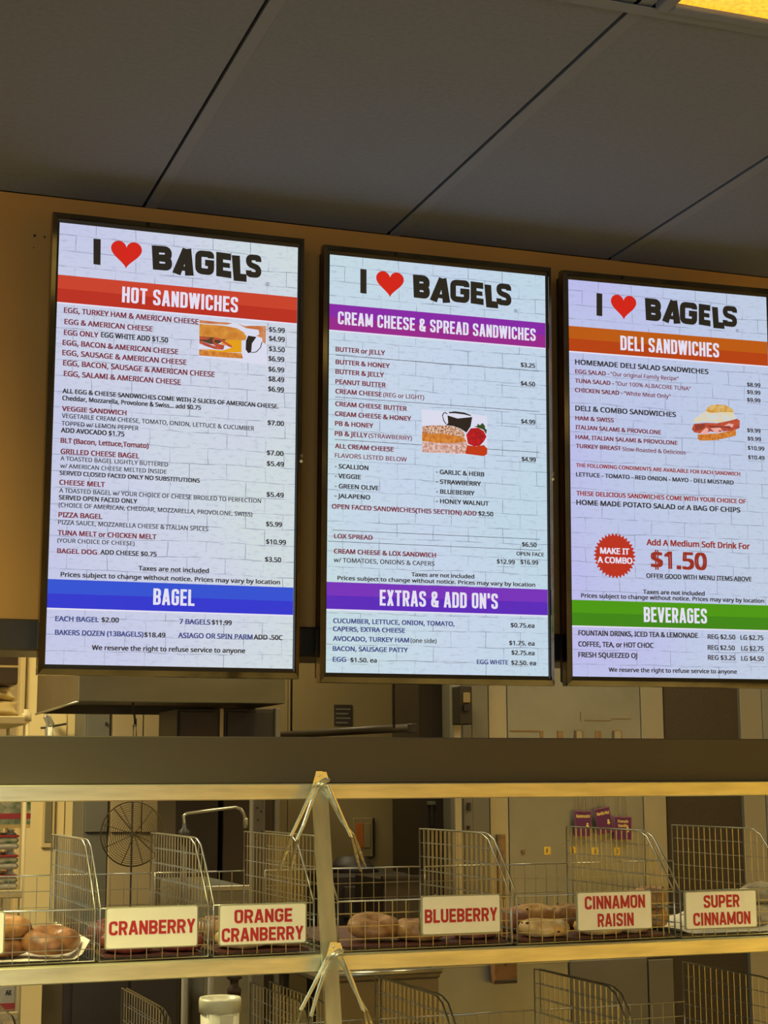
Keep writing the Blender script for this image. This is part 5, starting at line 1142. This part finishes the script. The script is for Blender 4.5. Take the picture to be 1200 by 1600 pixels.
for x0, x1, y in ((850, 860.5, 1323), (891, 901, 1323), (925, 935, 1324), (960, 969, 1324)): 
    cs('yellow_sticker', x0, y, x1, y + 12.5, .0015, .003, M['sticker'], bv=.0003); cs('sticker_mark', x0 + 3.8, y + 3, x0 + 5.8, y + 9.5, .0008, .001, M['rust'], bv=.0002)
cs('screw_head', 815.5, 1328, 820.5, 1334, -.003, .006, M['rust'])
cs('rusty_bracket', 778, 1304, 791, 1405, -.014, .013, M['rust'])
# second cooler and the mesh between
t = empty('perforated_screen', (P(1038, 1200, YC).x, YC, 0)); tag(t, 'dark perforated sheet between the two steel coolers', 'screen panel'); ox = t.location.x
cs('sheet', 1039, 1000, 1157, 1300, .02, .01, M['mesh'], 0, 2.6); cs('edge_strip', 1037.8, 1000, 1039.5, 1300, .01, .03, M['dkbrown'], 0, 2.6)
t = empty('steel_cooler', (P(1158, 1200, YC).x, YC, 0)); tag(t, 'second stainless cooler at the right edge, beyond the perforated sheet', 'cooler'); ox = t.location.x
cs('frame_strip', 1158.5, 1000, 1192, 1300, 0, .05, M['ssteel2'], 0, 2.6); cs('door_panel', 1193, 1000, 1400, 1300, .004, .05, M['ssteel'], .05, 2.6); cs('cabinet_body', 1158.5, 1000, 1400, 1300, .06, .7, M['ssteel'], 0, 2.6)
# purple flavour cards on wire hooks
def card(x0, y0, x1, y1, rot, lines, label, num):
    c = P((x0 + x1) / 2, (y0 + y1) / 2, YC - .02); wv = (P(x1, y0, YC - .02).x - P(x0, y0, YC - .02).x); hv = P(x0, y0, YC - .02).z - P(x0, y1, YC - .02).z
    t = empty('flavour_card', c, (0, rot, 0)); tag(t, label, 'card', 'purple flavour cards on the cooler')
    mb = MB(); mb.bbox((-wv / 2, 0, -hv / 2), (wv / 2, .002, hv / 2), .0008); mb.build('card_edge', M['tagedge'], t)
    mb = MB(); mb.bbox((-wv / 2 + .0025, -.0008, -hv / 2 + .0025), (wv / 2 - .0025, -.0001, hv / 2 - .0025), .0003); mb.build('card_face', M['tagp'], t)
    mb = MB()
    for k, s in enumerate(lines): put_text(mb, s, -wv * .40 + (0 if len(s) > 8 else wv * .12), wv * .40 - (0 if len(s) > 8 else wv * .12), hv * (.24 - .19 * k), hv * .115, 0, -.0013, weight=.06)
    mb.build('card_lettering', M['tagtxt'], t)
    mb = MB(); mb.lathe([(0, 0), (.0065, 0), (.0065, .0005), (0, .0008)], (0, 0, 0), 14); mb.lathe([(0, 0), (.0045, 0), (.0045, .0005), (0, .0008)], (0, .0095, 0), 12)
    mb.build('yellow_badge', M['tagtxt'], t, loc=(wv * .26, -.001, -hv * .12), rot=(PI / 2, 0, 0))
    mb = MB()
    mb.tube([(-wv * .2, .012, hv * .5 + .09), (-wv * .22, .008, hv / 2 + .02), (-wv * .2, -.002, hv / 2 - .004), (wv * .2, -.002, hv / 2 - .004), (wv * .22, .008, hv / 2 + .02), (wv * .2, .012, hv * .5 + .09)], .0012, 5)
    mb.build('wire_hook', M['rust'], t)
card(898, 1267, 924, 1307, .02, ['Butterscotch'], 'leftmost purple flavour card hanging on the cooler', 1)
card(931.5, 1262, 956, 1303, -.17, ['Vanilla Nut'], 'middle purple flavour card, tilted and hanging highest', 2)
card(959.5, 1276, 987, 1312, .03, ['French', 'Vanilla'], 'rightmost purple flavour card with two lines of print', 3)

# plain steel cabinet low right, with the wooden block
t = thing_slab('steel_cabinet', 'plain grey steel cabinet below the lower rail', 'cabinet', 682, 1507, 889, 1600, 4.5, .6, M['ssteel'], zb=0,
           extra=[('top_edge', (681, 1504, 890, 1509), -.008, .012, M['ssteel2'])])
thing_slab('wooden_block', 'brown wooden block fixed to the plain steel cabinet', 'block', 772.5, 1500, 808.5, 1537, 4.46, .036, M['wood'], extra=[('end_band', (772.5, 1531, 808.5, 1537), -.003, .003, M['dkbrown']), ('bolt', (789, 1505, 792, 1509), -.004, .004, M['black'])])
thing_slab('low_cooler', 'dark low cooler between the plain steel cabinet and the far right', 'cooler', 892, 1495, 1056, 1600, 5.0, .4, M['dkbrown'], zb=0,
           extra=[('door_panel', (894, 1499, 1014, 1700), -.012, .012, M['grey']), ('door_panel', (1016.5, 1499, 1055, 1700), -.012, .012, M['grey'])])

# white tub with lid, pipes
c = P(352, 1562, 3.95); r_ = 33 * 3.95 / 2541
t = empty('plastic_tub', (c.x, 3.95 + r_, c.z - .26)); tag(t, 'white plastic tub with a snap-on lid below the lower rail', 'tub')
mb = MB(); mb.lathe([(0, 0), (r_ * .8, 0), (r_ * .93, .235), (r_ * .9, .235), (r_ * .78, .004), (0, .004)], (0, 0, 0), 32); mb.build('tub_body', M['bucket'], t)
mb = MB(); mb.lathe([(r_ * .93, .225), (r_ * 1.0, .226), (r_ * 1.01, .252), (r_ * .97, .26), (r_ * .86, .258), (r_ * .83, .25), (0, .25)], (0, 0, 0), 32); mb.build('lid', M['bucketlid'], t)
mb = MB(); mb.bbox((-.012, -r_ * .95 - .004, .19), (.02, -r_ * .90, .225), .002); mb.build('handle_boss', M['bucket'], t)
sh = empty('low_bench', (c.x - .15, 3.9, 0)); tag(sh, 'low dark bench carrying the white tub', 'bench'); zz_ = c.z - .262
mb = MB(); mb.bbox((-.05, 0, zz_ - .03), (.35, .3, zz_), .003); mb.build('bench_top', M['dkbrown'], sh)
for x in (-.03, .33):
    for y in (.02, .28): mb = MB(); mb.tube([(x, y, 0), (x, y, zz_ - .03)], .012, 8); mb.build('leg', M['dkbrown'], sh)
for px, r, Y, lb in ((289, .009, 4.4, 'grey vertical pipe left of the white tub'), (330, .009, 4.4, 'grey vertical pipe just behind the white tub')):
    a = P(px, 1500, Y); mb = MB(); mb.tube([(0, 0, 0), (0, 0, a.z - .0)], r, 10); t = empty('vertical_pipe', (a.x, Y, 0)); tag(t, lb, 'pipe', 'pipes by the tub'); mb.build('pipe', M['grey'], t)
    mb = MB(); mb.tube([(0, 0, .5), (0, 0, .53)], r * 1.5, 10); mb.build('pipe_coupling', M['grey'], t)
p = P(366, 1540, 4.5); t = empty('valve', (p.x, 4.5, p.z)); tag(t, 'dark brown valve behind the tub', 'valve')
mb = MB(); mb.lathe([(0, -.03), (.018, -.028), (.02, -.01), (.012, 0), (.012, .014), (.022, .02), (.018, .034), (0, .036)], (0, 0, 0), 14); mb.build('valve_body', M['pack_dark'], t)
mb = MB(); mb.tube([(0, 0, -.03), (0, 0, -p.z)], .008, 8); mb.build('valve_stem', M['pack_dark'], t)

# ------------------------------------------------------------------ storage shelves at the far left
YS = 4.9
xr = P(36, 1300, YS).x; xl = xr - .62
t = empty('storage_shelves', (xl, YS, 0)); tag(t, 'cream wire-and-post storage shelves at the left edge', 'shelves')
def zz2(py, Y=YS): return P(20, py, Y).z
for x in (0, xr - xl):
    for y in (0, .42): mb = MB(); mb.tube([(x, y, 0), (x, y, zz2(1108))], .0085, 10); mb.build('shelf_post', M['shelfp'], t)
SZ = [zz2(1119), zz2(1390), zz2(1580), .15]
for z in SZ:
    mb = MB(); mb.bbox((-.01, -.012, z - .024), (xr - xl + .002, .43, z), .003); mb.build('shelf', M['shelfp'], t)
mb = MB(); mb.tube([(xr - xl, 0, zz2(1127)), (xr - xl, 0, zz2(1114))], .014, 10); mb.build('post_collar', M['shelfp'], t)
# bags on the top shelf
def soft(name, x0, x1, z0, z1, Y, dep, m, label, cat, group=None, seed=1):
    rnd = random.Random(seed); mb = MB(); nx, nz = 12, 10; vs = []; fs = []
    for s in (0, 1):
        for i in range(nx + 1):
            for k in range(nz + 1):
                u, v = i / nx, k / nz; e = (math.sin(PI * u) ** .35 if 0 < u < 1 else 0) * (math.sin(PI * v) ** .35 if 0 < v < 1 else 0)
                y = dep / 2 + (-1 if s == 0 else 1) * e * dep / 2 + (rnd.uniform(-.006, .006) if e else 0) + .006 * math.sin(9 * v + 3 * u)
                vs.append((x0 + (x1 - x0) * u + .006 * math.sin(7 * v), y, z0 + (z1 - z0) * v))
    n1 = (nx + 1) * (nz + 1)
    for s in (0, 1):
        for i in range(nx):
            for k in range(nz):
                a = s * n1 + i * (nz + 1) + k; q = (a, a + nz + 1, a + nz + 2, a + 1); fs.append(q if s == 0 else q[::-1])
    mb.add(vs, fs, smooth=True); o = mb.build(name, m, loc=(0, Y, 0)); tag(o, label, cat, group); return o
xs0 = xl + .03; xs1 = P(37, 1090, YS).x
zb0 = SZ[0] + .001
soft('paper_bag_stack', xs0 + .2, xs1 - .002, zb0, zz2(1092), YS + .01, .3, M['cloth'], 'lower crumpled beige bag on the top storage shelf', 'bag', 'beige bags', 2)
soft('paper_bag_stack', xs0 + .2, xs1 - .012, zz2(1092) + .001, zz2(1071), YS + .01, .3, M['cloth'], 'upper crumpled beige bag on the top storage shelf', 'bag', 'beige bags', 5)
for o in list(COL.objects):
    if o.name.startswith('paper_bag_stack'): o.name = 'beige_bag'
t = empty('storage_box', (xs0 + .2, YS + .03, zz2(1071) + .004)); tag(t, 'brown cardboard box above the beige bags', 'box'); zh = zz2(1014) - zz2(1070)
mb = MB(); mb.bbox((0, 0, 0), (xs1 - xs0 - .215, .3, zh), .004); mb.build('carton', M['hooddk'], t)
mb = MB(); mb.box((.0, -.0008, zh * .48), (xs1 - xs0 - .215, -.0001, zh * .54)); mb.build('tape', M['cloth'], t)
# bottle multipacks on the second shelf
def pack(x1, z0, w_, h_, label, k, cap='pack_red'):
    t = empty('bottle_pack', (x1 - w_, YS + .0, z0)); tag(t, label, 'pack', 'shrink-wrapped packs on the storage shelves')
    mb = MB(); mb.bbox((0, 0, 0), (w_, .26, h_ * .30), .006); mb.build('pack_base', M['pack_white'], t)
    mb = MB(); mb.bbox((.001, .001, h_ * .305), (w_ - .001, .259, h_ * .62), .006); mb.build('printed_label', M['pack_green'], t)
    mb = MB(); mb.bbox((0, 0, h_ * .625), (w_, .26, h_ * .74), .01); mb.build('red_band', M[cap], t)
    for i in range(4):
        mb = MB(); cx = w_ * (i + .5) / 4; mb.lathe([(.016, 0), (.016, h_ * .06), (.008, h_ * .14), (.008, h_ * .2), (.0095, h_ * .2), (.0095, h_ * .255), (0, h_ * .258)], (cx, .04, h_ * .74), 10); mb.build('bottle_top', M['pack_white'], t)
xp = P(29.5, 1340, YS).x
z0 = SZ[1] + .001; ph = (zz2(1296) - z0) / 3 - .002
for k in range(3): pack(xp, z0 + k * (ph + .002), .16, ph, ['lowest red-banded bottle pack of the stack of three', 'middle red-banded bottle pack of the stack of three', 'topmost red-banded bottle pack of the stack of three'][k], k)
t = empty('printed_carton', (xl + .42, YS + .0, zz2(1294))); tag(t, 'red and green printed carton on top of the bottle packs', 'carton'); cw = P(48, 1270, YS).x - xl - .42; ch = zz2(1246) - zz2(1294)
mb = MB(); mb.bbox((0, 0, 0), (cw, .26, ch), .003); mb.build('carton_body', M['pack_green'], t)
mb = MB(); mb.box((0, -.001, ch * .30), (cw, -.0002, ch * .48)); mb.build('red_stripe', M['pack_red'], t)
mb = MB(); mb.box((0, -.001, ch * .0), (cw, -.0002, ch * .12)); mb.build('cream_stripe', M['cloth'], t)
# lower shelf
t = empty('printed_carton', (xl + .44, YS + .0, SZ[2] + .001)); tag(t, 'white carton marked AK with a red stripe on the lowest seen shelf', 'carton'); cw = P(24, 1560, YS).x - xl - .44; ch = zz2(1541) - SZ[2]
mb = MB(); mb.bbox((0, 0, 0), (cw, .26, ch), .003); mb.build('carton_body', M['pack_white'], t)
mb = MB(); mb.box((0, -.001, ch * .06), (cw, -.0002, ch * .32)); mb.build('red_stripe', M['pack_red'], t)
mb = MB(); put_text(mb, 'AK', cw - .028, cw - .012, ch * .64, ch * .2, 0, -.0012, weight=.06); mb.build('carton_lettering', M['black'], t)
for k in range(4):
    t = empty('jar', (xp - .03 - .045 * k, YS + .05, SZ[1] - .19)); tag(t, ['dark jar nearest the shelf post under the bottle packs', 'dark jar second from the shelf post', 'dark jar third from the shelf post', 'dark jar farthest from the shelf post'][k], 'jar', 'dark jars under the bottle packs')
    mb = MB(); mb.lathe([(0, 0), (.019, 0), (.02, .07), (.014, .085), (.014, .09), (0, .09)], (0, 0, 0), 12); mb.build('jar_body', M['pack_dark'], t)
    mb = MB(); mb.lathe([(.0155, .088), (.0155, .104), (0, .105)], (0, 0, 0), 12); mb.build('jar_lid', M['pack_red'], t)
t = empty('jar_tray', (xl + .3, YS + .0, SZ[1] - .21)); tag(t, 'dark tray carrying the jars under the bottle packs', 'tray'); 
mb = MB(); mb.bbox((0, 0, 0), (xr - xl - .32, .3, .018), .003); mb.build('tray_base', M['pack_dark'], t)
mb = MB(); mb.tube([(.02, .02, .0), (.02, .02, SZ[2] - SZ[1] + .21)], .006, 6); mb.tube([(xr - xl - .34, .02, .0), (xr - xl - .34, .02, SZ[2] - SZ[1] + .21)], .006, 6); mb.build('tray_foot', M['pack_dark'], t)
